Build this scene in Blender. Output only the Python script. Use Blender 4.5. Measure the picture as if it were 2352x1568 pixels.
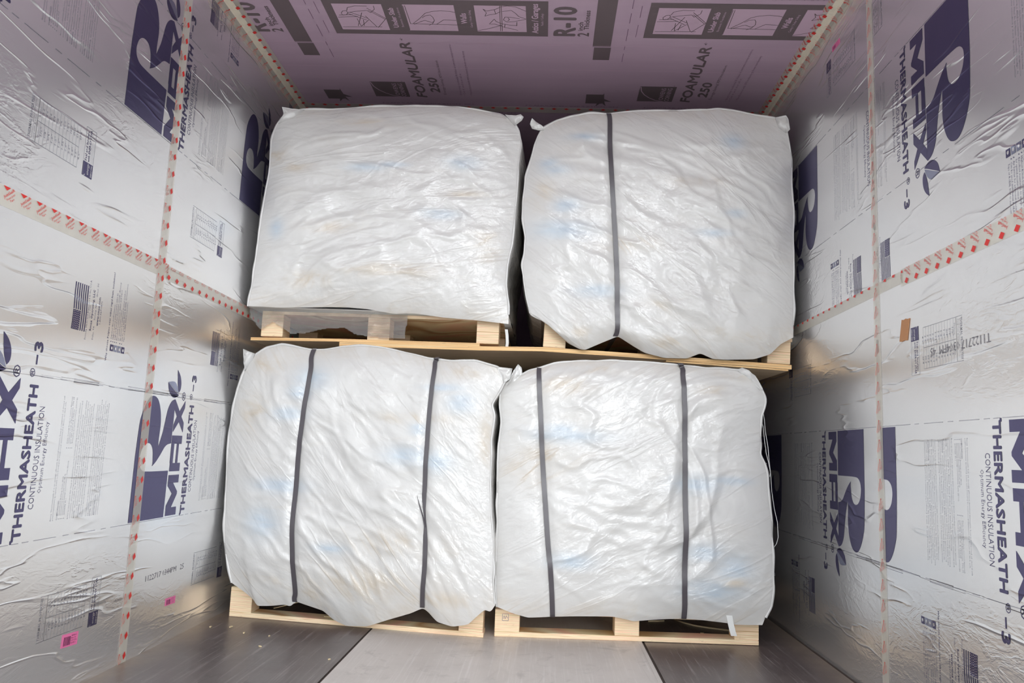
import bpy, bmesh, math, random
from mathutils import Vector, Matrix, noise
from mathutils.bvhtree import BVHTree

random.seed(7)
for o in list(bpy.data.objects):
    bpy.data.objects.remove(o)
SC = bpy.context.scene
C = SC.collection

# ------------------------------------------------------------------ camera, sky, exposure
cam_d = bpy.data.cameras.new('camera')
cam_d.sensor_width = 36.0
cam_d.lens = 36.0 * 1801.0 / 2352.0
cam_d.clip_start = 0.05
cam = bpy.data.objects.new('camera', cam_d)
C.objects.link(cam)
RIGHT = Vector((0.99843, 0.04014, 0.03902))
UP = Vector((-0.03309, -0.13891, 0.98975))
FWD = Vector((-0.04515, 0.98949, 0.13736))
m3 = Matrix((RIGHT, UP, -FWD)).transposed()
cam.matrix_world = Matrix.Translation((0, 0, 0.6856)) @ m3.to_4x4()
SC.camera = cam

world = bpy.data.worlds.new('sky')
SC.world = world
world.use_nodes = True
wn = world.node_tree
bg = wn.nodes['Background']
bg.inputs['Color'].default_value = (0.93, 0.97, 1.0, 1)      # bright overcast sky outside the open end
bg.inputs['Strength'].default_value = 1.0
def wnode(t, **kw):
    nd = wn.nodes.new(t)
    for k_, v_ in kw.items(): setattr(nd, k_, v_)
    return nd
w_tc = wnode('ShaderNodeTexCoord'); w_dot = wnode('ShaderNodeVectorMath', operation='DOT_PRODUCT')
w_dot.inputs[1].default_value = Vector((0.20, -1.0, 0.20)).normalized()      # bright spot added to the sky, aimed to raise highlights on the bags
wn.links.new(w_tc.outputs['Generated'], w_dot.inputs[0])
w_max = wnode('ShaderNodeMath', operation='MAXIMUM'); w_max.inputs[1].default_value = 0.0; wn.links.new(w_dot.outputs['Value'], w_max.inputs[0])
w_pow = wnode('ShaderNodeMath', operation='POWER'); w_pow.inputs[1].default_value = 75.0; wn.links.new(w_max.outputs[0], w_pow.inputs[0])
w_mad = wnode('ShaderNodeMath', operation='MULTIPLY_ADD'); w_mad.inputs[1].default_value = 10.0; w_mad.inputs[2].default_value = 1.85; wn.links.new(w_pow.outputs[0], w_mad.inputs[0])
wn.links.new(w_mad.outputs[0], bg.inputs['Strength'])

SC.view_settings.view_transform = 'Standard'
SC.view_settings.look = 'None'
SC.view_settings.gamma = 1.0
SC.view_settings.use_curve_mapping = False
SC.view_settings.exposure = 0.33
SC.cycles.max_bounces = 6
SC.cycles.diffuse_bounces = 4
SC.cycles.glossy_bounces = 5

# ------------------------------------------------------------------ measures (metres)
XL, XR, H = -1.261, 1.0202, 2.3209
Y0, Y1 = 1.15, 6.0            # open end, far end
BOARD = 1.222

BAGS = {'UL': {'a': (-1.2, 3.14), 'b': (0, 3.14), 'top': [[0.0409, 2.0566], [0.1138, 2.0895], [0.2452, 2.0941], [0.3199, 2.0996], [0.4129, 2.1093], [0.5992, 2.1171], [0.785, 2.117], [0.8968, 2.0999], [0.9711, 2.0879], [1.0277, 2.0524]], 'right': [[1.0277, 2.0524], [1.0511, 2.0164], [1.0642, 1.9592], [1.0532, 1.8637], [1.0528, 1.7317], [1.0452, 1.6009], [1.0409, 1.5268], [1.0248, 1.4345], [1.0224, 1.3615], [1.0366, 1.2714], [1.0398, 1.1924]], 'left': [[0.0409, 2.0566], [0.014, 2.017], [0.0003, 1.9544], [0.0017, 1.8002], [-0.0068, 1.7236], [-0.0159, 1.6096], [-0.0211, 1.4968], [-0.0305, 1.348], [-0.0391, 1.2558], [-0.0407, 1.232]], 'bottom': [[-0.0407, 1.232], [0.0251, 1.2322], [0.0909, 1.2306], [0.1979, 1.234], [0.3064, 1.2393], [0.3787, 1.2397], [0.4621, 1.2351], [0.5729, 1.2187], [0.6498, 1.2248], [0.7704, 1.2106], [0.9026, 1.2041], [1.0398, 1.1924]], 'ears': [[[0.0246, 2.025], [0.0437, 2.0684], [0.0337, 2.0996], [0.0796, 2.0927], [0.1327, 2.0879], [0.0911, 2.042]], [[0.9896, 2.0845], [1.0357, 2.0816], [1.0557, 2.0878], [1.069, 2.0765], [1.0605, 2.0589], [1.032, 2.0352]]], 'blobs': [[0.4244, 1.8205, 0.0847, 0.0203], [0.8304, 1.8546, 0.0678, 0.0305], [0.7426, 1.6331, 0.0763, 0.0237], [0.5328, 1.8325, 0.0678, 0.0136], [0.0612, 1.5594, 0.0339, 0.0424]], 'dirt': [[0.1315, 1.8229, 0.0678, 0.0203], [0.2966, 1.5659, 0.1017, 0.0237], [0.8458, 1.7189, 0.0847, 0.0169], [0.5596, 1.3907, 0.2034, 0.0305], [0.0167, 1.877, 0.0678, 0.0339], [0.9444, 1.5106, 0.0508, 0.0678], [0.4114, 2.0193, 0.1017, 0.0203], [0.2048, 1.3439, 0.1017, 0.0339]], 'straps': []}, 'UR': {'a': (-0.2, 3.14), 'b': (1.0, 3.14), 'top': [[0.1513, 2.0301], [0.2069, 2.064], [0.2666, 2.0826], [0.3428, 2.0996], [0.4175, 2.0993], [0.5481, 2.1135], [0.7183, 2.119], [0.8301, 2.1252], [0.8787, 2.1319], [0.9417, 2.1256], [1.051, 2.103], [1.1242, 2.0932], [1.1596, 2.0597]], 'right': [[1.1596, 2.0597], [1.1628, 2.0257], [1.1713, 1.9806], [1.1831, 1.917], [1.1785, 1.8087], [1.1861, 1.6962], [1.183, 1.5591], [1.1832, 1.4147], [1.1816, 1.2507], [1.1791, 1.1748]], 'left': [[0.1513, 2.0301], [0.1324, 1.9952], [0.1226, 1.9605], [0.1053, 1.884], [0.0877, 1.8173], [0.0791, 1.7062], [0.0817, 1.6372], [0.0954, 1.556], [0.0927, 1.4842], [0.0854, 1.44], [0.0952, 1.3673], [0.1105, 1.2917], [0.1266, 1.2382], [0.1913, 1.2063]], 'bottom': [[0.1913, 1.2063], [0.2203, 1.1822], [0.2528, 1.1547], [0.2801, 1.1236], [0.328, 1.1005], [0.3509, 1.0959], [0.4148, 1.1264], [0.4822, 1.157], [0.5475, 1.1167], [0.5896, 1.0934], [0.6696, 1.0751], [0.7594, 1.0764], [0.8128, 1.0993], [0.8611, 1.0781], [0.9179, 1.0766], [1.0226, 1.0819], [1.086, 1.1033], [1.1292, 1.1468], [1.1791, 1.1748]], 'ears': [[[0.1571, 2.0187], [0.1316, 2.0182], [0.1057, 2.0253], [0.0958, 2.0462], [0.1041, 2.0714], [0.123, 2.0545], [0.151, 2.0378]], [[1.1135, 2.0967], [1.1582, 2.1072], [1.1687, 2.0865], [1.1737, 2.0449], [1.1593, 2.0294], [1.1221, 2.0475]]], 'blobs': [[0.9316, 1.9735, 0.0508, 0.0373], [0.3286, 1.9824, 0.0678, 0.0169], [0.2077, 1.8393, 0.0593, 0.0237], [0.2422, 1.5826, 0.1271, 0.0424], [0.389, 1.3351, 0.0932, 0.0271], [0.8539, 1.5813, 0.0678, 0.0169], [0.2569, 1.6835, 0.0593, 0.0339], [0.1801, 1.8666, 0.0424, 0.0237], [0.9404, 1.665, 0.0424, 0.0169]], 'dirt': [[0.6148, 1.2802, 0.0678, 0.0254], [0.5242, 1.527, 0.1017, 0.0339], [0.3068, 1.1648, 0.0678, 0.0254], [0.9572, 1.1689, 0.1017, 0.0254], [0.7192, 1.1436, 0.1017, 0.0203], [0.1665, 1.7364, 0.0424, 0.0508], [0.7831, 1.7887, 0.1017, 0.0254], [0.8553, 1.1829, 0.0847, 0.0203], [0.6512, 1.1239, 0.0678, 0.0169]], 'straps': [[[0.4249, 2.0975], [0.4294, 2.0638], [0.4313, 1.9435], [0.4429, 1.7728], [0.4608, 1.5505], [0.4713, 1.3821], [0.4752, 1.274], [0.4781, 1.1822], [0.4718, 1.1567]]]}, 'LL': {'a': (-1.21, 3.08), 'b': (-0.199, 2.934), 'top': [[0.0176, 0.9931], [0.0325, 1.0162], [0.0897, 1.0522], [0.1541, 1.0672], [0.2031, 1.0608], [0.2837, 1.0481], [0.3369, 1.0489], [0.4105, 1.0621], [0.4913, 1.0684], [0.5615, 1.0625], [0.6313, 1.0516], [0.7042, 1.0375], [0.773, 1.0201], [0.8612, 1.0132], [0.9497, 1.0165], [1.0366, 0.9932], [1.0762, 0.9628]], 'right': [[1.0762, 0.9628], [1.0518, 0.9082], [1.0193, 0.8519], [1.0309, 0.8149], [1.0303, 0.7889], [1.0233, 0.721], [1.0273, 0.6666], [1.0272, 0.5568], [1.0351, 0.4517], [1.0495, 0.3434], [1.0533, 0.2573], [1.0516, 0.2204], [1.0636, 0.1299]], 'left': [[0.0176, 0.9931], [0.0053, 0.9613], [-0.0041, 0.9401], [-0.018, 0.8873], [-0.0284, 0.8366], [-0.0344, 0.781], [-0.0408, 0.7101], [-0.0382, 0.6059], [-0.0318, 0.4624], [-0.0261, 0.3473], [-0.0205, 0.2896], [-0.0103, 0.2424], [0.0068, 0.1992], [0.0255, 0.1384]], 'bottom': [[0.0255, 0.1384], [0.0851, 0.1069], [0.1197, 0.0852], [0.1382, 0.0608], [0.1952, 0.065], [0.2533, 0.074], [0.2733, 0.0675], [0.2946, 0.0881], [0.3592, 0.0738], [0.4072, 0.0631], [0.4511, 0.0334], [0.5024, 0.0155], [0.5841, 0.0202], [0.67, 0.0516], [0.7504, 0.0793], [0.7941, 0.101], [0.8146, 0.0887], [0.8511, 0.0562], [0.909, 0.0439], [0.967, 0.0559], [0.9948, 0.0838], [1.0273, 0.1136], [1.047, 0.1044], [1.0636, 0.1299]], 'ears': [[[0.0057, 0.9578], [-0.0044, 1.005], [-0.0103, 1.0472], [0.0114, 1.0387], [0.0446, 1.0287], [0.0371, 1.0074]], [[1.0315, 0.9948], [1.0934, 0.9894], [1.0867, 0.9499], [1.0641, 0.933]]], 'blobs': [[0.3142, 0.9316, 0.0763, 0.0475], [0.2265, 0.7914, 0.0763, 0.0271], [0.9077, 0.8521, 0.0508, 0.0407], [0.7173, 0.6527, 0.0932, 0.0373], [0.2138, 0.5177, 0.1102, 0.0305], [0.1545, 0.3762, 0.0763, 0.0593], [0.4425, 0.2968, 0.0678, 0.0203], [0.8379, 0.907, 0.0763, 0.0169], [0.8275, 0.6332, 0.0593, 0.0424], [0.7538, 0.7505, 0.0339, 0.0254], [0.2736, 0.8767, 0.0508, 0.0339]], 'dirt': [[0.0992, 0.9921, 0.0847, 0.0424], [0.5704, 0.18, 0.2542, 0.0678], [0.8544, 0.1387, 0.1525, 0.0339], [0.1555, 0.1676, 0.1017, 0.0203], [0.7346, 0.7904, 0.1525, 0.0203], [0.0809, 0.787, 0.0678, 0.0678], [0.6784, 0.3267, 0.1695, 0.0508], [0.3528, 0.1182, 0.0508, 0.0339], [0.96, 0.9748, 0.1186, 0.0254], [1.0047, 0.7193, 0.0254, 0.1017], [0.2843, 0.1055, 0.0847, 0.0136]], 'straps': [[[0.2949, 1.0465], [0.2938, 1.0146], [0.3029, 0.9601], [0.2969, 0.8554], [0.2912, 0.77], [0.2856, 0.6851], [0.2818, 0.601], [0.2814, 0.498], [0.2816, 0.3687], [0.2888, 0.2398], [0.2977, 0.1331], [0.2926, 0.1025], [0.2929, 0.088]], [[0.8008, 1.0189], [0.7951, 1.0064], [0.7971, 0.9732], [0.7932, 0.8603], [0.7903, 0.7308], [0.7904, 0.6396], [0.7906, 0.5476], [0.7906, 0.4893], [0.7983, 0.4115], [0.8027, 0.3341], [0.8037, 0.2433], [0.7976, 0.1462], [0.7939, 0.104]]]}, 'LR': {'a': (-0.161, 2.972), 'b': (0.825, 3.038), 'top': [[0.0311, 0.9513], [0.0717, 0.9746], [0.0945, 0.9889], [0.1456, 1.0044], [0.19, 1.0214], [0.2748, 1.0333], [0.3935, 1.04], [0.4856, 1.0405], [0.5695, 1.039], [0.6737, 1.0333], [0.7764, 1.0275], [0.8454, 1.0287], [0.8892, 1.0238], [0.9313, 1.0205], [0.9616, 1.0033]], 'right': [[0.9616, 1.0033], [0.985, 0.9657], [1.0017, 0.9313], [1.005, 0.9147], [0.9981, 0.8812], [0.9862, 0.8525], [0.9842, 0.7896], [0.9856, 0.7322], [0.9822, 0.7092], [1.0003, 0.6723], [1.01, 0.6304], [1.0145, 0.5513], [1.0255, 0.4667], [1.0267, 0.3903], [1.0294, 0.3129], [1.0304, 0.2188], [1.0218, 0.15], [1.0022, 0.1199], [0.9875, 0.0854]], 'left': [[0.0311, 0.9513], [0.0054, 0.9303], [-0.01, 0.9031], [-0.011, 0.8469], [-0.002, 0.7882], [-0.0067, 0.7422], [-0.0102, 0.6673], [-0.007, 0.513], [-0.0031, 0.4178], [-0.0014, 0.339], [-0.0008, 0.2095], [0.0079, 0.1171]], 'bottom': [[0.0079, 0.1171], [0.0709, 0.0947], [0.124, 0.0826], [0.2116, 0.0886], [0.2818, 0.0925], [0.3586, 0.0951], [0.4306, 0.0976], [0.4708, 0.0912], [0.5111, 0.0833], [0.5511, 0.0878], [0.6313, 0.0951], [0.6956, 0.0988], [0.7697, 0.0951], [0.8519, 0.0886], [0.8858, 0.0836], [0.9374, 0.0837], [0.9875, 0.0854]], 'ears': [[[0.0138, 0.9273], [0.0241, 0.961], [0.0363, 0.9882], [0.052, 1.0122], [0.0658, 0.9994], [0.0701, 0.9729], [0.051, 0.9521]], [[0.8892, 1.0238], [0.9128, 1.0348], [0.9398, 1.0242], [0.97, 0.9969], [0.9934, 0.9543], [0.9799, 0.9471], [0.943, 0.9891]]], 'blobs': [[0.2465, 0.7481, 0.1441, 0.0271], [0.7276, 0.5878, 0.0932, 0.0339], [0.2678, 0.2928, 0.0847, 0.0305], [0.8735, 0.2833, 0.0763, 0.0593], [0.7613, 0.3412, 0.0763, 0.0339], [0.7938, 0.2037, 0.1186, 0.0508], [0.2215, 0.7712, 0.0678, 0.0203], [0.8573, 0.6039, 0.0847, 0.0169]], 'dirt': [[0.2329, 0.934, 0.1017, 0.0373], [0.7911, 0.9323, 0.0508, 0.0305], [0.3952, 0.9981, 0.1017, 0.0169], [0.0445, 0.7401, 0.0237, 0.0169], [0.8902, 1.0023, 0.0847, 0.0203], [0.8735, 0.2372, 0.0508, 0.0169], [0.1763, 0.6653, 0.1017, 0.0424], [0.1136, 0.6152, 0.1017, 0.0508]], 'straps': [[[0.1325, 0.9972], [0.1321, 0.9719], [0.136, 0.9022], [0.143, 0.8197], [0.1502, 0.7218], [0.1583, 0.6248], [0.1682, 0.5225], [0.185, 0.3516], [0.1954, 0.2749], [0.2055, 0.1798], [0.2132, 0.0887]], [[0.6737, 1.0333], [0.6808, 1.0181], [0.6786, 0.9918], [0.6809, 0.9245], [0.6837, 0.7928], [0.6859, 0.6292], [0.6867, 0.542], [0.6888, 0.3837], [0.6885, 0.2338], [0.6934, 0.1534], [0.6956, 0.0988]]]}}
PICTOGRAMS = [[[-0.851, 2.804], [-0.773, 2.798]], [[-0.844, 2.789], [-0.79, 2.785]], [[-0.849, 2.874], [-0.692, 2.87]], [[-0.779, 2.812], [-0.775, 2.868]], [[-0.751, 2.77], [-0.787, 2.866]], [[-0.756, 2.82], [-0.762, 2.863]], [[-0.735, 2.82], [-0.775, 2.868]], [[-0.808, 2.776], [-0.743, 2.822]], [[-0.797, 2.768], [-0.736, 2.81]], [[-0.725, 2.738], [-0.665, 2.809]], [[-0.723, 2.752], [-0.67, 2.814]], [[-0.665, 2.809], [-0.709, 2.875]], [[-0.742, 2.792], [-0.713, 2.871]], [[-0.832, 2.775], [-0.822, 2.76], [-0.809, 2.758], [-0.805, 2.771], [-0.814, 2.787], [-0.829, 2.789], [-0.832, 2.775]], [[-0.806, 2.758], [-0.798, 2.736], [-0.766, 2.724], [-0.722, 2.725]], [[-0.805, 2.771], [-0.775, 2.762], [-0.728, 2.754], [-0.717, 2.769], [-0.697, 2.746], [-0.696, 2.722]], [[-0.574, 2.843], [-0.392, 2.848]], [[-0.564, 2.841], [-0.533, 2.805], [-0.507, 2.768], [-0.48, 2.755], [-0.445, 2.749], [-0.411, 2.753], [-0.39, 2.76]], [[-0.562, 2.847], [-0.525, 2.823], [-0.515, 2.818], [-0.491, 2.832], [-0.48, 2.827]], [[-0.523, 2.8], [-0.51, 2.786], [-0.489, 2.78], [-0.481, 2.795], [-0.478, 2.817], [-0.488, 2.841], [-0.504, 2.853]], [[-0.473, 2.846], [-0.441, 2.812], [-0.393, 2.816]], [[-0.577, 2.717], [-0.575, 2.845]], [[-0.584, 2.718], [-0.585, 2.889]], [[-0.219, 2.707], [-0.225, 2.888]], [[-0.213, 2.707], [-0.218, 2.888]], [[-0.315, 2.888], [-0.264, 2.868], [-0.217, 2.845]], [[-0.283, 2.734], [-0.272, 2.759], [-0.279, 2.782], [-0.259, 2.771], [-0.238, 2.767], [-0.218, 2.749]], [[-0.283, 2.734], [-0.271, 2.747], [-0.239, 2.737], [-0.216, 2.718], [-0.191, 2.711], [-0.16, 2.717], [-0.122, 2.744]], [[-0.212, 2.749], [-0.177, 2.74], [-0.162, 2.759], [-0.15, 2.782], [-0.123, 2.798]], [[-0.266, 2.838], [-0.245, 2.802], [-0.238, 2.819], [-0.219, 2.833], [-0.2, 2.839], [-0.181, 2.844], [-0.158, 2.847]], [[-0.263, 2.838], [-0.246, 2.837], [-0.223, 2.849], [-0.208, 2.86], [-0.182, 2.869], [-0.156, 2.881]], [[-0.158, 2.82], [-0.16, 2.847]], [[-0.21, 2.807], [-0.203, 2.786], [-0.179, 2.788], [-0.147, 2.797]], [[-0.21, 2.807], [-0.196, 2.822], [-0.17, 2.818], [-0.144, 2.808], [-0.123, 2.8]], [[-0.192, 2.791], [-0.186, 2.803], [-0.194, 2.815]], [[-0.241, 2.735], [-0.237, 2.767]], [[-0.205, 2.838], [-0.208, 2.861]]]
FILM = [[-0.0526, 1.2602], [-0.0374, 1.1908], [-0.0091, 1.1605], [0.0108, 1.1429], [0.0575, 1.1755], [0.1016, 1.1513], [0.1401, 1.1271], [0.198, 1.1326], [0.2784, 1.1535], [0.3598, 1.1598], [0.4069, 1.1341], [0.449, 1.1282], [0.5252, 1.1235], [0.6154, 1.1229], [0.6194, 1.241], [0.5806, 1.2544], [0.4545, 1.2669], [0.2973, 1.2712]]
THREADS = [[[0.9981, 0.8878], [1.0062, 0.8367], [1.0093, 0.7956], [1.019, 0.7384], [1.0236, 0.6814], [1.0283, 0.6409], [1.0328, 0.5682], [1.0423, 0.5041], [1.0534, 0.4565], [1.0563, 0.4009], [1.0495, 0.3768], [1.0346, 0.3573]], [[0.9862, 0.8558], [1.0011, 0.8117], [1.0058, 0.7625], [1.0122, 0.7136], [1.0219, 0.6732], [1.0283, 0.6409], [1.0249, 0.6245]], [[0.9806, 0.7124], [0.9872, 0.7077]], [[0.997, 0.6706], [1.0086, 0.6743]], [[1.01, 0.6288], [1.0166, 0.6258]], [[1.0116, 0.6191], [1.0165, 0.6063]], [[1.0266, 0.3871], [1.0332, 0.3794]], [[1.0263, 0.3364], [1.0345, 0.3383]], [[1.0278, 0.3128], [1.0343, 0.3115]], [[1.0292, 0.2814], [1.0356, 0.2691]], [[1.0291, 0.2657], [1.0372, 0.2644]]]


# ------------------------------------------------------------------ material helpers
def s2l(c):
    return tuple(((x / 12.92) if x <= 0.04045 else ((x + 0.055) / 1.055) ** 2.4) for x in c)
def rgb(r, g, b):
    return s2l((r / 255, g / 255, b / 255)) + (1.0,)
class NT:
    def __init__(self, name):
        self.m = bpy.data.materials.new(name); self.m.use_nodes = True
        self.t = self.m.node_tree; self.n = self.t.nodes
        self.p = self.n['Principled BSDF']; self.out = self.n['Material Output']
    def add(self, typ, **kw):
        nd = self.n.new(typ)
        for k, v in kw.items():
            if k.startswith('i_'):
                nd.inputs[k[2:].replace('_', ' ')].default_value = v
            else:
                setattr(nd, k, v)
        return nd
    def link(self, a, b): self.t.links.new(a, b)
    def set(self, **kw):
        for k, v in kw.items(): self.p.inputs[k.replace('_', ' ')].default_value = v
        return self
    def coord(self, scale=(1, 1, 1), kind='Object', rot=(0, 0, 0)):
        tc = self.add('ShaderNodeTexCoord'); mp = self.add('ShaderNodeMapping')
        mp.inputs['Scale'].default_value = scale; mp.inputs['Rotation'].default_value = rot
        self.link(tc.outputs[kind], mp.inputs['Vector']); return mp.outputs['Vector']
    def noise(self, vec, scale, detail=3, rough=0.5, dist=0.0):
        nd = self.add('ShaderNodeTexNoise'); nd.inputs['Scale'].default_value = scale
        nd.inputs['Detail'].default_value = detail; nd.inputs['Roughness'].default_value = rough
        nd.inputs['Distortion'].default_value = dist
        self.link(vec, nd.inputs['Vector']); return nd.outputs['Fac']
    def math(self, op, a, b=None, c=None, clamp=False):
        nd = self.add('ShaderNodeMath', operation=op); nd.use_clamp = clamp
        for i, v in enumerate((a, b, c)):
            if v is None: continue
            if isinstance(v, (int, float)): nd.inputs[i].default_value = v
            else: self.link(v, nd.inputs[i])
        return nd.outputs[0]
    def ramp(self, fac, stops):
        nd = self.add('ShaderNodeValToRGB'); cr = nd.color_ramp
        while len(cr.elements) < len(stops): cr.elements.new(0.5)
        for e, (p, c) in zip(cr.elements, stops):
            e.position = p; e.color = c if len(c) == 4 else tuple(c) + (1,)
        self.link(fac, nd.inputs['Fac']); return nd.outputs['Color']
    def mix(self, fac, a, b):
        nd = self.add('ShaderNodeMix', data_type='RGBA')
        for sock, v in ((nd.inputs[0], fac), (nd.inputs[6], a), (nd.inputs[7], b)):
            if isinstance(v, (int, float)): sock.default_value = v
            elif isinstance(v, tuple): sock.default_value = v
            else: self.link(v, sock)
        return nd.outputs[2]
    def bump(self, height, strength=0.3, dist=0.01, normal=None):
        nd = self.add('ShaderNodeBump'); nd.inputs['Strength'].default_value = strength
        nd.inputs['Distance'].default_value = dist
        self.link(height, nd.inputs['Height'])
        if normal is not None: self.link(normal, nd.inputs['Normal'])
        return nd.outputs['Normal']

def foil_bump(t):
    """wrinkled foil: long creases along the boards, small crumples, fine orange peel"""
    co = t.coord()
    sep = t.add('ShaderNodeSeparateXYZ'); t.link(co, sep.inputs[0])
    # print zone between the two stud lines of each board is smoother
    zz = t.math('MODULO', t.math('ADD', sep.outputs['Z'], 1.22), 1.22)
    dz = t.math('ABSOLUTE', t.math('SUBTRACT', zz, 0.62))
    zone = t.math('MULTIPLY_ADD', t.math('SMOOTH_MIN', t.math('MULTIPLY', t.math('SUBTRACT', dz, 0.14), 6.0), 1.0, 0.2), 0.9, 0.1, clamp=True)
    patch = t.noise(co, 1.7, 2)
    patch = t.math('MULTIPLY', t.math('SUBTRACT', patch, 0.42), 4.5, clamp=True)
    amount = t.math('MULTIPLY', zone, patch, clamp=True)
    def thin(n, w): return t.math('SUBTRACT', 1.0, t.math('MULTIPLY', t.math('ABSOLUTE', t.math('SUBTRACT', n, 0.5)), w), clamp=True)
    # a few long sharp creases running along the boards
    n1 = t.noise(t.coord((1.0, 0.75, 5.0)), 1.5, 3, 0.55, 0.25)
    long_ = t.math('POWER', thin(n1, 42.0), 1.5)
    gate = t.math('MULTIPLY', t.math('SUBTRACT', t.noise(t.coord((1, 1.6, 2.2)), 2.1, 2), 0.40), 5.0, clamp=True)
    long_ = t.math('MULTIPLY', long_, gate)
    # shorter wrinkles gathered in patches
    n2 = t.noise(t.coord((1.0, 2.0, 5.5), rot=(0.18, 0, 0)), 3.2, 4, 0.6, 0.5)
    short = t.math('MULTIPLY', thin(n2, 15.0), amount)
    n3 = t.noise(t.coord((1, 1.0, 2.4)), 20.0, 3, 0.6, 0.8)
    fine = t.math('MULTIPLY', t.math('ABSOLUTE', t.math('SUBTRACT', n3, 0.5)), t.math('MULTIPLY_ADD', amount, 1.5, 0.05))
    n4 = t.noise(co, 150.0, 0)
    h = t.math('MULTIPLY', long_, 0.7)
    h = t.math('MULTIPLY_ADD', short, 0.20, h)
    h = t.math('MULTIPLY_ADD', fine, 0.26, h)
    h = t.math('MULTIPLY_ADD', t.noise(co, 5.0, 2), 0.5, h)
    return t.bump(h, 0.74, 0.0035), amount, co

def foil_mat(name, base, metallic, rough, spec=0.5):
    t = NT(name)
    nrm, amount, co = foil_bump(t)
    t.link(nrm, t.p.inputs['Normal'])
    big = t.noise(co, 2.3, 3)
    t.link(t.mix(t.math('MULTIPLY', big, 0.25), base, tuple(x * 0.86 for x in base[:3]) + (1,)), t.p.inputs['Base Color'])
    t.set(Metallic=metallic, Roughness=rough, Specular_IOR_Level=spec)
    return t.m

def flat_mat(name, col, rough=0.5, metallic=0.0, spec=0.4):
    t = NT(name)
    co = t.coord()
    n = t.noise(co, 35.0, 3)
    t.link(t.mix(t.math('MULTIPLY', n, 0.3), col, tuple(x * 0.85 for x in col[:3]) + (1,)), t.p.inputs['Base Color'])
    t.set(Roughness=rough, Metallic=metallic, Specular_IOR_Level=spec)
    return t.m

M = {}
M['foil'] = foil_mat('reflective_foil', (0.92, 0.92, 0.93, 1), 0.84, 0.27)
M['navy'] = foil_mat('navy_ink', (0.105, 0.095, 0.20, 1), 0.75, 0.30)
M['pale_navy'] = foil_mat('pale_navy_ink', (0.36, 0.38, 0.52, 1), 0.9, 0.32)
M['grey_ink'] = foil_mat('grey_ink', (0.50, 0.50, 0.56, 1), 0.9, 0.32)
M['dark_ink'] = foil_mat('dark_ink', (0.20, 0.19, 0.22, 1), 0.5, 0.4)

def pink_mat():
    t = NT('pink_foam'); co = t.coord()
    n = t.noise(t.coord((1.2, 9, 1)), 2.0, 3)
    n2 = t.noise(co, 60, 2)
    col = t.mix(n, rgb(198, 172, 190), rgb(182, 156, 176))
    t.link(col, t.p.inputs['Base Color'])
    t.link(t.bump(n2, 0.05, 0.002), t.p.inputs['Normal'])
    t.set(Roughness=0.5, Specular_IOR_Level=0.35); return t.m
M['pink'] = pink_mat()
M['black_ink'] = flat_mat('black_ink', rgb(112, 98, 102), 0.55)
M['pale_pink_ink'] = flat_mat('pale_pink_print', rgb(206, 176, 196), 0.5)
M['thin_ink'] = flat_mat('faded_ink', rgb(128, 100, 124), 0.55)

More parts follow.
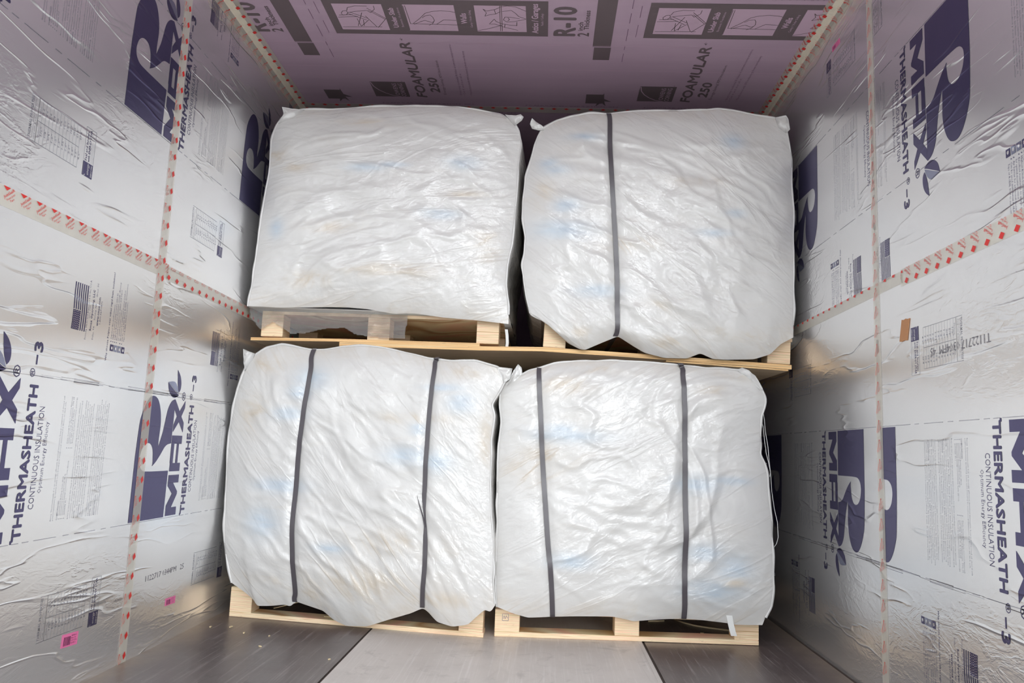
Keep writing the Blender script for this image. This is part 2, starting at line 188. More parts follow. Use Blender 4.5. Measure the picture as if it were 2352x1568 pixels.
def floor_mat(name, c1, c2, c3, rough, spec):
    t = NT(name); co = t.coord()
    n = t.noise(co, 3.5, 5, 0.6, 0.4)
    col = t.mix(n, c1, c2)
    sc = t.noise(t.coord((60, 1.2, 1), rot=(0, 0, 0.35)), 2.4, 4, 0.65)
    sc = t.math('MULTIPLY', t.math('SUBTRACT', sc, 0.54), 6.0, clamp=True)
    sp = t.noise(co, 110, 1)
    sp = t.math('GREATER_THAN', sp, 0.74)
    sm = t.noise(t.coord((1, 1, 1)), 9, 6, 0.7, 1.0)
    sm = t.math('MULTIPLY', t.math('SUBTRACT', sm, 0.56), 5.0, clamp=True)
    sc2 = t.noise(t.coord((34, 0.9, 1), rot=(0, 0, -0.5)), 2.0, 5, 0.7)
    sc2 = t.math('MULTIPLY', t.math('SUBTRACT', sc2, 0.55), 8.0, clamp=True)
    col = t.mix(t.math('MULTIPLY', sc, 0.6), col, c3)
    col = t.mix(t.math('MULTIPLY', sc2, 0.5), col, c3)
    col = t.mix(t.math('MULTIPLY', sm, 0.7), col, tuple(x * 0.6 for x in c1[:3]) + (1,))
    col = t.mix(t.math('MULTIPLY', sp, 0.5), col, c3)
    bl = t.noise(t.coord((1, 1, 1)), 2.4, 5, 0.7, 0.3)
    bl = t.math('MULTIPLY', t.math('SUBTRACT', bl, 0.5), 3.0, clamp=True)
    col = t.mix(t.math('MULTIPLY', bl, 0.55), col, tuple(x * 0.72 for x in c1[:3]) + (1,))
    sk = t.math('SUBTRACT', 1.0, t.math('MULTIPLY', t.math('ABSOLUTE', t.math('SUBTRACT', t.noise(t.coord((3.6, .6, 1), rot=(0, 0, 0.35)), 1.6, 2, 0.5, 0.25), 0.5)), 120.0), clamp=True)
    sk = t.math('MULTIPLY', sk, t.math('MULTIPLY', t.math('SUBTRACT', t.noise(t.coord((1.5, .5, 1)), 3.1, 2), 0.52), 6.0, clamp=True))
    col = t.mix(t.math('MULTIPLY', sk, 0.35), col, tuple(x * 0.55 for x in c1[:3]) + (1,))
    spot = t.math('GREATER_THAN', t.noise(t.coord((1, .6, 1)), 24, 3, 0.7), 0.735)
    col = t.mix(t.math('MULTIPLY', spot, 0.6), col, tuple(x * 0.5 for x in c1[:3]) + (1,))
    # dirt swept against the side walls
    sx = t.add('ShaderNodeSeparateXYZ'); t.link(co, sx.inputs[0])
    edge = t.math('MULTIPLY', t.math('SUBTRACT', t.math('ABSOLUTE', t.math('ADD', sx.outputs['X'], 0.12)), 1.02), 9.0, clamp=True)
    edge = t.math('MULTIPLY', edge, t.math('MULTIPLY', t.noise(co, 14, 4, 0.6), 1.0), clamp=True)
    col = t.mix(edge, col, rgb(150, 132, 112))
    t.link(col, t.p.inputs['Base Color'])
    r = t.math('MULTIPLY_ADD', n, 0.28, rough)
    t.link(t.math('MULTIPLY_ADD', sc, 0.15, r), t.p.inputs['Roughness'])
    t.link(t.bump(t.math('MULTIPLY_ADD', sc, 0.4, n), 0.12, 0.002), t.p.inputs['Normal'])
    t.set(Specular_IOR_Level=spec); return t.m
M['dark_floor'] = floor_mat('dark_film_plywood', rgb(86, 76, 75), rgb(104, 92, 90), rgb(150, 140, 138), 0.20, 0.7)
M['grey_floor'] = floor_mat('worn_grey_floor', rgb(196, 188, 183), rgb(212, 204, 198), rgb(226, 220, 216), 0.28, 0.5)
M['groove'] = flat_mat('dark_groove', rgb(70, 58, 52), 0.8)
M['crease'] = flat_mat('crease_shade', rgb(120, 116, 116), 0.5, 0.4)

def bag_mat():
    t = NT('woven_white_plastic'); co = t.coord()
    at = t.add('ShaderNodeAttribute', attribute_name='tint')
    sep = t.add('ShaderNodeSeparateColor'); t.link(at.outputs['Color'], sep.inputs[0])
    n = t.noise(co, 6, 3)
    base = t.mix(n, (0.60, 0.588, 0.568, 1), (0.65, 0.642, 0.628, 1))
    nb = t.noise(t.coord((14, 14, 60)), 1.0, 3)
    blue = t.math('MULTIPLY', sep.outputs[0], t.math('MULTIPLY_ADD', nb, 1.0, 0.35), clamp=True)
    col = t.mix(t.math('MULTIPLY', blue, 0.6), base, (0.37, 0.50, 0.63, 1))
    ad = t.add('ShaderNodeAttribute', attribute_name='pull'); md = t.add('ShaderNodeMapping'); md.inputs['Scale'].default_value = (1.6, 6, 1); t.link(ad.outputs['Vector'], md.inputs['Vector'])
    nd = t.math('SUBTRACT', 1.0, t.math('MULTIPLY', t.math('ABSOLUTE', t.math('SUBTRACT', t.noise(md.outputs['Vector'], 1.3, 5, 0.6, 0.9), 0.5)), 14.0), clamp=True)
    nd = t.math('MULTIPLY_ADD', nd, 0.75, t.math('MULTIPLY', t.noise(t.coord((9, 9, 22)), 1.0, 5, 0.65, 0.8), 0.45))
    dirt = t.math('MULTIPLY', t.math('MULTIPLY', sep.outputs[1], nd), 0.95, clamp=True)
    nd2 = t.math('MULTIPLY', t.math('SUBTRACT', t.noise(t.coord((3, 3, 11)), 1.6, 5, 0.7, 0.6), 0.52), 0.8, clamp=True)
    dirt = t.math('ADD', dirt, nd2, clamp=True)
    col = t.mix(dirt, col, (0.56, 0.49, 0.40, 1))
    t.link(col, t.p.inputs['Base Color'])
    # weave
    wv = t.add('ShaderNodeTexWave', wave_type='BANDS', bands_direction='X'); wv.inputs['Scale'].default_value = 85
    wh = t.add('ShaderNodeTexWave', wave_type='BANDS', bands_direction='Z'); wh.inputs['Scale'].default_value = 85
    t.link(co, wv.inputs['Vector']); t.link(co, wh.inputs['Vector'])
    weave = t.math('ADD', wv.outputs['Fac'], wh.outputs['Fac'])
    aw = t.add('ShaderNodeAttribute', attribute_name='pull')
    pull = aw.outputs['Vector']
    def thin(n, w): return t.math('SUBTRACT', 1.0, t.math('MULTIPLY', t.math('ABSOLUTE', t.math('SUBTRACT', n, 0.5)), w), clamp=True)
    def sc(k):
        mp = t.add('ShaderNodeMapping'); mp.inputs['Scale'].default_value = k; t.link(pull, mp.inputs['Vector']); return mp.outputs['Vector']
    gate = t.math('MULTIPLY', t.math('SUBTRACT', t.noise(co, 4.5, 1), 0.40), 4.0, clamp=True)
    f1 = t.math('POWER', thin(t.noise(sc((1.6, 6, 1)), 1.3, 3, 0.55, 0.9), 16.0), 1.3)
    f2 = thin(t.noise(sc((4.5, 13, 1)), 3.0, 3, 0.65, 1.0), 7.0)
    cr = t.noise(sc((1, 1.6, 1)), 42, 2, 0.6, 1.2)
    crr = thin(cr, 6.0)
    und = t.noise(sc((1, 1.9, 1)), 6.0, 3, 0.5, 0.5)
    h = t.math('MULTIPLY', f1, t.math('MULTIPLY_ADD', gate, 0.75, 0.10))
    h = t.math('MULTIPLY_ADD', t.math('MULTIPLY', crr, 0.20), gate, h)
    h = t.math('MULTIPLY_ADD', und, 2.6, h)
    h = t.math('MULTIPLY_ADD', t.noise(sc((1, 1.7, 1)), 19.0, 3, 0.6, 1.1), 1.35, h)
    h = t.math('MULTIPLY_ADD', weave, 0.022, h)
    t.link(t.bump(h, 0.55, 0.006), t.p.inputs['Coat Normal'])
    hb = t.math('MULTIPLY_ADD', f1, 0.4, t.math('MULTIPLY', und, 2.2))
    t.link(t.bump(hb, 0.20, 0.006), t.p.inputs['Normal'])
    t.link(t.math('MULTIPLY_ADD', n, 0.10, 0.12), t.p.inputs['Coat Roughness'])
    t.set(Roughness=0.5, Specular_IOR_Level=0.3)
    t.p.inputs['Coat Weight'].default_value = 1.0; t.p.inputs['Coat IOR'].default_value = 1.62
    t.p.inputs['Sheen Weight'].default_value = 0.0
    return t.m
M['bag'] = bag_mat()
M['thread'] = flat_mat('white_thread', (0.82, 0.82, 0.80, 1), 0.6)
M['band'] = flat_mat('dark_grey_strapping', rgb(78, 73, 78), 0.36, 0.0, 0.6)

def ply_mat(name, stops, face=False):
    t = NT(name)
    v = t.coord((1.5, 1.5, 260) if not face else (3.5, 40, 3.5))
    n = t.noise(v, 1.0, 2, 0.5)
    col = t.ramp(n, stops)
    n2 = t.noise(t.coord((30, 30, 60)), 1.0, 4, 0.6)
    k = t.math('MULTIPLY', t.math('SUBTRACT', n2, 0.63), 5.0, clamp=True)
    col = t.mix(t.math('MULTIPLY', k, 0.5), col, rgb(140, 120, 90))
    t.link(col, t.p.inputs['Base Color'])
    t.link(t.bump(n, 0.2, 0.002), t.p.inputs['Normal'])
    t.set(Roughness=0.62, Specular_IOR_Level=0.3); return t.m
M['ply_edge'] = ply_mat('plywood_layers', [(0.30, rgb(190, 156, 110)), (0.38, rgb(244, 226, 184)), (0.44, rgb(246, 196, 168)), (0.49, rgb(250, 236, 200)), (0.52, rgb(206, 164, 116)), (0.55, rgb(250, 236, 200)), (0.61, rgb(248, 202, 172)), (0.66, rgb(246, 228, 188)), (0.72, rgb(200, 156, 112))])
M['sheet_edge'] = ply_mat('plywood_sheet_edge', [(0.3, rgb(236, 188, 130)), (0.45, rgb(250, 212, 156)), (0.55, rgb(240, 192, 134)), (0.62, rgb(190, 150, 104)), (0.7, rgb(250, 226, 178))])
M['ply_face'] = ply_mat('plywood_face', [(0.3, rgb(214, 188, 156)), (0.5, rgb(228, 204, 172)), (0.7, rgb(218, 192, 160))], True)
M['chip'] = flat_mat('pale_wood', rgb(226, 206, 166), 0.6)
M['pink_label'] = flat_mat('pink_paper', rgb(246, 128, 178), 0.5)
M['label_ink'] = flat_mat('label_ink', rgb(120, 54, 92), 0.6)
M['brown_tape'] = flat_mat('brown_packing_tape', rgb(190, 134, 88), 0.45)

def tape_mat():
    t = NT('clear_cream_tape'); co = t.coord()
    n = t.noise(co, 30, 4)
    t.link(t.mix(n, rgb(238, 232, 216), rgb(222, 216, 202)), t.p.inputs['Base Color'])
    t.link(t.bump(n, 0.25, 0.002), t.p.inputs['Normal'])
    t.set(Roughness=0.32, Specular_IOR_Level=0.6, Alpha=0.5); return t.m
M['tape'] = tape_mat()
M['red'] = flat_mat('red_ink', rgb(222, 52, 48), 0.4)

def film_mat():
    t = NT('clear_stretch_film'); co = t.coord()
    n = t.noise(t.coord((1, 1, 1.5)), 17, 5, 0.62, 1.6)
    rd = t.math('ABSOLUTE', t.math('SUBTRACT', n, 0.5))
    nrm = t.bump(rd, 0.75, 0.035)
    tr = t.add('ShaderNodeBsdfTransparent'); tr.inputs['Color'].default_value = (0.97, 0.965, 0.96, 1)
    gl = t.add('ShaderNodeBsdfGlossy'); gl.inputs['Roughness'].default_value = 0.16
    t.link(nrm, gl.inputs['Normal'])
    gl.inputs['Roughness'].default_value = 0.09
    df = t.add('ShaderNodeBsdfDiffuse'); df.inputs['Color'].default_value = (0.8, 0.8, 0.8, 1)
    lw = t.add('ShaderNodeFresnel'); lw.inputs['IOR'].default_value = 1.75; t.link(nrm, lw.inputs['Normal'])
    m1 = t.add('ShaderNodeMixShader'); m2 = t.add('ShaderNodeMixShader'); m2.inputs[0].default_value = 0.14
    t.link(lw.outputs[0], m1.inputs[0]); t.link(tr.outputs[0], m1.inputs[1]); t.link(gl.outputs[0], m1.inputs[2])
    t.link(m1.outputs[0], m2.inputs[1]); t.link(df.outputs[0], m2.inputs[2])
    t.link(m2.outputs[0], t.out.inputs['Surface']); return t.m
M['film'] = film_mat()
M['concrete'] = flat_mat('pale_concrete', rgb(205, 203, 198), 0.8)

# ------------------------------------------------------------------ mesh helpers
def link(name, me, parent=None, mats=()):
    o = bpy.data.objects.new(name, me); C.objects.link(o)
    for m in mats: me.materials.append(M[m])
    if parent is not None: o.parent = parent
    return o
def tag(o, label=None, cat=None, group=None, kind=None):
    if label: o['label'] = label
    if cat: o['category'] = cat
    if group: o['group'] = group
    if kind: o['kind'] = kind
    return o
def thing(name, label, cat, loc=(0, 0, 0), rot=0.0, group=None):
    o = bpy.data.objects.new(name, None); C.objects.link(o)
    o.location = loc; o.rotation_euler = (0, 0, rot); o.empty_display_size = 0.1
    return tag(o, label, cat, group)
class MB:
    """collects faces of one mesh"""
    def __init__(self): self.v = []; self.f = []; self.mi = []; self.sm = []
    def face(self, pts, mi=0, smooth=False):
        b = len(self.v); self.v += [tuple(p) for p in pts]; self.f.append(tuple(range(b, b + len(pts)))); self.mi.append(mi); self.sm.append(smooth)
    def mesh(self, verts, faces, mi=0, smooth=False):
        b = len(self.v); self.v += [tuple(p) for p in verts]
        for f in faces: self.f.append(tuple(i + b for i in f)); self.mi.append(mi); self.sm.append(smooth)
    def box(self, lo, hi, mi=0):
        x0, y0, z0 = lo; x1, y1, z1 = hi
        v = [(x0, y0, z0), (x1, y0, z0), (x1, y1, z0), (x0, y1, z0), (x0, y0, z1), (x1, y0, z1), (x1, y1, z1), (x0, y1, z1)]
        self.mesh(v, [(0, 3, 2, 1), (4, 5, 6, 7), (0, 1, 5, 4), (1, 2, 6, 5), (2, 3, 7, 6), (3, 0, 4, 7)], mi)
    def tube(self, pts, r, mi=0, n=6, flat=1.0):
        pts = [Vector(p) for p in pts]; rings = []
        for i, p in enumerate(pts):
            d = (pts[min(i + 1, len(pts) - 1)] - pts[max(i - 1, 0)]).normalized()
            a = d.cross(Vector((0, 1, 0.01))).normalized(); b = d.cross(a).normalized()
            rings.append([p + a * r * math.cos(2 * math.pi * k / n) + b * r * flat * math.sin(2 * math.pi * k / n) for k in range(n)])
        b0 = len(self.v)
        vs = [q for ring in rings for q in ring]
        fs = [(i * n + k, i * n + (k + 1) % n, (i + 1) * n + (k + 1) % n, (i + 1) * n + k) for i in range(len(pts) - 1) for k in range(n)]
        fs += [tuple(range(n - 1, -1, -1)), tuple((len(pts) - 1) * n + k for k in range(n))]
        self.mesh(vs, fs, mi, True)
    def build(self, name, mats, parent=None, clean=False):
        me = bpy.data.meshes.new(name); me.from_pydata(self.v, [], self.f)
        o = link(name, me, parent, mats)
        me.polygons.foreach_set('material_index', self.mi); me.polygons.foreach_set('use_smooth', self.sm)
        me.update(); return o

def catmull(pts, corners, n=4, closed=True):
    out = []; N = len(pts)
    for i in range(N if closed else N - 1):
        p1, p2 = pts[i], pts[(i + 1) % N]
        p0 = pts[i - 1] if (i not in corners and (closed or i > 0)) else p1
        p3 = pts[(i + 2) % N] if ((i + 1) % N not in corners and (closed or i < N - 2)) else p2
        for k in range(n):
            t = k / n
            out.append(tuple(0.5 * ((2 * b) + (c - a) * t + (2 * a - 5 * b + 4 * c - d) * t * t + (-a + 3 * b - 3 * c + d) * t ** 3) for a, b, c, d in zip(p0, p1, p2, p3)))
    if not closed: out.append(tuple(pts[-1]))
    return out

_tc = {}
def text_mesh(s, bold=0.0, res=2):
    """flat outline of a line of lettering: (verts 2-D, faces, x0, width, cap height)"""
    k = (s, bold, res)
    if k in _tc: return _tc[k]
    cu = bpy.data.curves.new('lettering', 'FONT'); cu.body = s; cu.size = 1.0; cu.offset = bold; cu.resolution_u = res
    cu.fill_mode = 'FRONT'; cu.space_character = 1.0 + 3.0 * max(0.0, bold)
    o = bpy.data.objects.new('lettering', cu); C.objects.link(o)
    dg = bpy.context.evaluated_depsgraph_get(); dg.update()
    me = bpy.data.meshes.new_from_object(o.evaluated_get(dg))
    v = [(p.co.x, p.co.y) for p in me.vertices]; f = [tuple(p.vertices) for p in me.polygons]
    bpy.data.objects.remove(o); bpy.data.curves.remove(cu); bpy.data.meshes.remove(me)
    x0 = min(p[0] for p in v); x1 = max(p[0] for p in v)
    _tc[k] = (v, f, x0, x1 - x0); return _tc[k]
CAP = max(p[1] for p in text_mesh('H')[0])

class Print:
    """flat printing in (v, u): text runs along +u, letters stand up towards -v"""
    def __init__(self): self.items = []      # (verts2d, faces, mat index)
    def poly(self, pts, mi): self.items.append(([tuple(p) for p in pts], [tuple(range(len(pts)))], mi))
    def rect(self, v0, u0, v1, u1, mi): self.poly([(v0, u0), (v1, u0), (v1, u1), (v0, u1)], mi)
    def line(self, a, b, w, mi):
        dx, dy = b[0] - a[0], b[1] - a[1]; l = math.hypot(dx, dy) or 1e-6; nx, ny = -dy / l * w / 2, dx / l * w / 2
        self.poly([(a[0] + nx, a[1] + ny), (b[0] + nx, b[1] + ny), (b[0] - nx, b[1] - ny), (a[0] - nx, a[1] - ny)], mi)
    def text(self, s, vb, u0, u1, cap, mi, bold=0.0, res=2, shear=0.0, heavy=0.0):
        v, f, x0, w = text_mesh(s, bold, res)
        sx = ((u1 - u0) / w) if u1 is not None else cap / CAP
        sy = cap / CAP
        offs = [(0, 0)] if not heavy else [(0, 0), (heavy, 0), (-heavy, 0), (0, heavy), (0, -heavy)]
        for k, (dv, du) in enumerate(offs):
            self.items.append(([(vb - y * sy + dv, u0 + (x - x0) * sx + y * sy * shear + du) + ((k * .00007,) if k else ()) for x, y in v], f, mi))

def put(mb, pr, fn, mats=None, clip=()):
    """place printing through fn(v, u) -> xyz; clip = [(co, no)] keeps the side the normal points away from"""
    for verts, faces, mi in pr.items:
        P = [fn(*p) for p in verts]
        if clip:
            skip = False; cut = False
            for co, no in clip:
                d = [(Vector(p) - Vector(co)).dot(Vector(no)) for p in P]
                if min(d) >= 0: skip = True
                if max(d) > 0: cut = True
            if skip: continue
            if cut:
                bm = bmesh.new(); vs = [bm.verts.new(p) for p in P]
                for f in faces:
                    try: bm.faces.new([vs[i] for i in f])
                    except ValueError: pass
                bm.normal_update(); bmesh.ops.triangulate(bm, faces=bm.faces[:])
                for co, no in clip:
                    bmesh.ops.bisect_plane(bm, geom=bm.verts[:] + bm.edges[:] + bm.faces[:], plane_co=co, plane_no=no, clear_outer=True)
                bm.verts.index_update()
                mb.mesh([v.co[:] for v in bm.verts], [tuple(v.index for v in f.verts) for f in bm.faces], mi)
                bm.free(); continue
        mb.mesh(P, faces, mi)

# ------------------------------------------------------------------ the printing on one foil board
NAVY, PALE, GREY, DARK, CREASE = 1, 2, 3, 4, 5
def board_print():
    p = Print()
    R_ = [(0.223, 0.42), (0.0, 0.42), (0.002, 0.62), (0.009, 0.72), (0.018, 0.752), (0.034, 0.781), (0.053, 0.803), (0.073, 0.814), (0.094, 0.813), (0.112, 0.804), (0.127, 0.785), (0.139, 0.756), (0.144, 0.724), (0.142, 0.691), (0.141, 0.671), (0.142, 0.651),
          (0.153, 0.675), (0.162, 0.696), (0.169, 0.719), (0.175, 0.743), (0.182, 0.77), (0.193, 0.791), (0.208, 0.806), (0.225, 0.812), (0.232, 0.813), (0.229, 0.664), (0.204, 0.66), (0.186, 0.651), (0.172, 0.637), (0.154, 0.619), (0.135, 0.603), (0.113, 0.589),
          (0.116, 0.601), (0.114, 0.614), (0.111, 0.633), (0.104, 0.649), (0.090, 0.661), (0.070, 0.663), (0.053, 0.657), (0.038, 0.642), (0.030, 0.619), (0.030, 0.604), (0.035, 0.591), (0.046, 0.581), (0.058, 0.576), (0.076, 0.574), (0.111, 0.573), (0.226, 0.573)]
    p.poly(catmull(R_, {0, 1, 2, 15, 24, 25, 31, 46, 47}, 3), NAVY)
    p.poly([(0.236, 0.422), (0.311, 0.422), (0.311, 0.449), (0.273, 0.449), (0.307, 0.492), (0.307, 0.501), (0.272, 0.531), (0.310, 0.531), (0.310, 0.558), (0.235, 0.558), (0.235, 0.522), (0.270, 0.495), (0.236, 0.456)], NAVY)
    p.rect(0.235, 0.570, 0.309, 0.598, NAVY); p.rect(0.233, 0.598, 0.254, 0.663, NAVY); p.rect(0.273, 0.598, 0.288, 0.663, NAVY); p.rect(0.233, 0.663, 0.307, 0.691, NAVY)
    p.poly([(0.232, 0.812), (0.232, 0.779), (0.253, 0.756), (0.234, 0.727), (0.234, 0.702), (0.271, 0.738), (0.308, 0.702), (0.308, 0.736), (0.286, 0.757), (0.307, 0.787), (0.307, 0.812), (0.270, 0.774)], NAVY)
    p.poly(catmull([(0.168, 0.866), (0.178, 0.840), (0.200, 0.822), (0.226, 0.818), (0.252, 0.828), (0.232, 0.836), (0.204, 0.849)], {0, 4}, 3), NAVY)
    p.poly(catmull([(0.228, 0.914), (0.249, 0.897), (0.261, 0.874), (0.261, 0.850), (0.251, 0.838), (0.240, 0.858), (0.233, 0.884)], {0, 4}, 3), NAVY)
    p.poly(catmull([(0.168, 0.867), (0.205, 0.851), (0.233, 0.838), (0.250, 0.831), (0.239, 0.853), (0.214, 0.872)], {0, 3}, 3), PALE)
    p.text('\u00ae', 0.303, 0.812, 0.842, 0.024, NAVY, 0.0, 2)
    p.text('THERMASHEATH', 0.3755, 0.4225, 0.7985, 0.030, NAVY, 0, 2, 0, .0014)
    p.text('\u00ae', 0.357, 0.818, 0.840, 0.018, NAVY, 0.0, 2)
    p.rect(0.356, 0.850, 0.361, 0.874, NAVY)
    p.text('3', 0.3755, 0.883, 0.906, 0.030, NAVY, 0, 2, 0, .0014)
    p.rect(0.34, 0.4165, 0.346, 0.425, NAVY)
    p.text('CONTINUOUS INSULATION', 0.412, 0.495, 0.748, 0.020, NAVY, -0.014, 2)
    p.text('Optimum Energy Efficiency', 0.435, 0.533, 0.711, 0.0145, NAVY, -0.014, 1)
    g = lambda s, vb, u0, u1, cap=0.0042, b=0.0: p.text(s, vb, u0, u1, cap, GREY, b, 1)
    g('Rmax Thermasheath-3 is an energy efficient thermal insulation board composed of closed cell', .490, .459, .781)
    g('polyisocyanurate (polyiso) foam core bonded to reinforced aluminum foil facers on each side', .498, .459, .766)
    g('COMPLIANCES:', .516, .459, .510, .0046, .02)
    for i, (a, ua, b, ub) in enumerate([('International Building Code (IBC)', .572, 'Dade County Product Control Approval', .781), ('International Residential Code (IRC)', .578, 'California Code of Regulations, Title 24', .781), ('International Energy Conservation Code (IECC)', .612, 'DO TER 1207.01 & 1309.03', .748), ('ASHRAE 90.1', .513, 'Tested to acceptance criteria of ICC-ES', .781)]):
        vb = .524 + .0075 * i
        p.rect(vb - .003, .461, vb - .001, .463, GREY); g(a, vb, .471, ua)
        p.rect(vb - .003, .645, vb - .001, .647, GREY); g(b, vb, .658, ub)
    para = ['Refer to the product data sheet at www.rmax.com for details regarding suitable applications, additional', 'compliances, physical properties and installation instructions. For warranties, limitations and', 'conditions, refer to Rmax Sales Policy and applicable warranty.', '*NOTE: This product is not a structural panel. It must not be used as a nailing base for any other building',
            'products. Furthermore, sheathing must be installed to comply with all local and state building codes.', '*WARNING: POLYISO FOAM IS ORGANIC AND WILL BURN when exposed to an ignition source of', 'sufficient heat and intensity. Keep away from open flame. Consult your local Building Code', 'Official for specific governing codes and requirements including the use of a thermal or ignition barrier.', '',
            'Consulte la hoja de datos del producto en www.rmax.com para obtener detalles sobre las aplicaciones', 'adecuadas, cumplimientos adicionales, propiedades e instrucciones de instalacion. Para', '*NOTA: Este producto no es un panel estructural. No debe usarse como base de clavado para', 'ningun otro producto. Ademas, el revestimiento debe instalarse segun los codigos locales.', '*ADVERTENCIA: LA ESPUMA ES ORGANICA Y ARDE si se expone a una fuente de ignicion con',
            'suficiente calor e intensidad. Mantener lejos de las llamas. Consulte el codigo de', 'construccion local para los requisitos especificos y el uso de una barrera termica']
    rng = random.Random(3)
    for i, s in enumerate(para):
        if not s: continue
        vb = .563 + i * .0094
        bold = s.startswith('*'); s = s.lstrip('*')
        if bold:
            h, r = s.split(':', 1); ub = .459 + .0052 * len(h)
            g(h + ':', vb, .459, ub, .0046, .02); g(r.strip(), vb, ub + .006, .775 + rng.uniform(-.01, .008))
        else: g(s, vb, .459, .772 + rng.uniform(-.06 if i in (2, 7) else -.01, .01))
    # flag: thirteen stripes and a field of stars
    def fl(v, u): return (v + 0.0016 * math.sin((u - 0.96) / 0.126 * 5.2), u)
    fw, u0, u1 = 0.0615, 0.960, 1.087
    for k in range(7):
        a, b = .480 + fw * (2 * k + .1) / 13, .480 + fw * (2 * k + .85) / 13
        us = [u0 + (u1 - u0) * j / 14 for j in range(15)]
        if k < 4: us = [u for u in us if u >= 1.0115]
        p.items.append(([fl(a, u) for u in us] + [fl(b, u) for u in us], [(j, j + 1, len(us) + j + 1, len(us) + j) for j in range(len(us) - 1)], NAVY))
    us = [u0 + (1.0125 - u0) * j / 8 for j in range(9)]
    p.items.append(([fl(.480, u) for u in us] + [fl(.480 + fw * 7 / 13, u) for u in us], [(j, j + 1, 10 + j, 9 + j) for j in range(8)], NAVY))
    for r in range(5):
        for c in range(9):
            v, u = fl(.4835 + r * .0064 + (c % 2) * .0, .9635 + c * .0056 + (r % 2) * .0015)
            p.items.append(([(v + .0013 * math.cos(a * 1.256), u + .0013 * math.sin(a * 1.256)) for a in range(5)], [(0, 1, 2, 3, 4)], 6))
    n = lambda s, vb, a, b, cap, bd=-0.012: p.text(s, vb, a, b, cap, NAVY, min(bd, 0.004), 1)
    n('Proudly Made and Engineered in the U.S.A', .550, .940, 1.104, .0058)
    n('Since 1979', .558, 1.000, 1.036, .0045)
    n('Rmax Operating, LLC', .571, .967, 1.081, .0082, .01)
    n('Dallas, TX', .585, .944, .982, .006); n('Fernley, NV', .585, 1.000, 1.045, .006); n('Greer, SC', .585, 1.064, 1.103, .006)
    n('www.rmax.com', .601, .985, 1.066, .0085, .01)
    n('1-800-527-0890', .612, .992, 1.057, .0066)
    n('Why choose Polyiso over other rigid foam insulation?', .661, .894, 1.152, .0066, .02)
    for i, (s, ub) in enumerate([('Superior fire performance', 1.060), ('Higher service temperature (250\u00b0F)', 1.095), ('Highest R/inch for maximum energy efficiency', 1.130), ('Excellent resistance to water and vapor', 1.110), ('for optimal moisture control', 1.050), ('Air barrier for additional thermal comfort', 1.112), ('Can be used with Rmax R-SEAL Construction', 1.133), ('Tape or R-SEAL 3000 to seal seams', 1.080)]):
        vb = .678 + i * .0096; n(s, vb, .960, ub, .0058)
        if i not in (4, 7): p.rect(vb - .004, .951, vb - .0015, .9535, NAVY)
    for i, mt in enumerate((NAVY, PALE, PALE, NAVY)):
        a = .674 + .0202 * i; p.rect(a, .925, a + .0165, .944, mt)
        p.poly([(a + .005, .930), (a + .0115, .930), (a + .0125, .934), (a + .009, .939), (a + .0045, .936)], 6)
    # thermal table
    p.text('THERMAL PROPERTIES', .4975, .161, .266, .0082, GREY, .015, 1)
    g('Thermal values are determined at 75F mean temp', .505, .163, .262, .0036); g('Long term R-Value', .512, .163, .225, .0036)
    p.rect(.5165, .157, .5175, .270, GREY)
    for k in range(13): p.rect(.5165 + .0143 * k, .157, .5172 + .0143 * k, .270, GREY)
    for u in (.157, .2125, .270): p.rect(.4875 if u != .2125 else .5165, u - .0006, .6885, u + .0006, GREY)
    g('Thickness', .5275, .170, .2, .0055); g('R-Value', .5275, .226, .252, .0055)
    for k, (a, b) in enumerate([('1/2"', '3.2'), ('5/8"', '4.0'), ('3/4"', '5.0'), ('1.0"', '6.0'), ('1.2"', '7.8'), ('1.5"', '9.6'), ('1.55"', '10.0'), ('2.0"', '13.1'), ('2.5"', '16.7'), ('3.0"', '20.3'), ('3.5"', '23.9'), ('4.0"', '27.4'), ('4.5"', '31.0')][:12]):
        g(a, .5275 + .0143 * (k + .75), .180, .180 + .0055 * len(a), .0062, .01); g(b, .5275 + .0143 * (k + .75), .235, .235 + .0052 * len(b), .0062, .01)
    # seal and insulate box
    p.rect(.715, .148, .760, .187, NAVY)
    p.items.append(([(.722 + .006 * math.cos(a * .3 + 2.2), .166 + .017 * math.sin(a * .3 + 2.2)) for a in range(12)] + [(.7225 + .0068 * math.cos(a * .3 + 2.2), .166 + .0182 * math.sin(a * .3 + 2.2)) for a in range(12)], [(a, a + 1, 13 + a, 12 + a) for a in range(11)], 6))
    p.text('energy', .741, .153, .184, .0095, 6, .0, 1, 0.3)
    p.text('ENERGY STAR', .756, .152, .184, .0055, 6, .01, 1)
    n('Seal and Insulate', .7285, .190, .272, .0085, .02); n('with ENERGY STAR', .7415, .190, .279, .0085, .02)
    g('Sealing and insulating can save up to', .748, .191, .272, .003); g('energy costs and increase comfort', .7545, .191, .266, .003)
    for a, b in (((.715, .187), (.715, .282)), ((.760, .187), (.760, .282)), ((.715, .282), (.760, .282))): p.line(a, b, .0012, GREY)
    # stud lines
    v = 0.0
    for a, b in ((0.0, .335), (.346, .372), (.386, .41), (.43, .52), (.55, .575), (.60, .70), (.73, .755), (.78, .876)): p.rect(a, .4155, b, .4172, GREY)
    for a, b in ((0.0, .09), (.12, .15), (.18, .30), (.34, .43), (.46, .49), (.52, .66), (.69, .72), (.75, .876)): p.rect(a, .8220, b, .8236, GREY)
    return p
BP = board_print()
BP.items = [([tuple(q) + (.00028,) for q in v] if mi == 6 else v, f, mi) for v, f, mi in BP.items]
PER = 0.8765

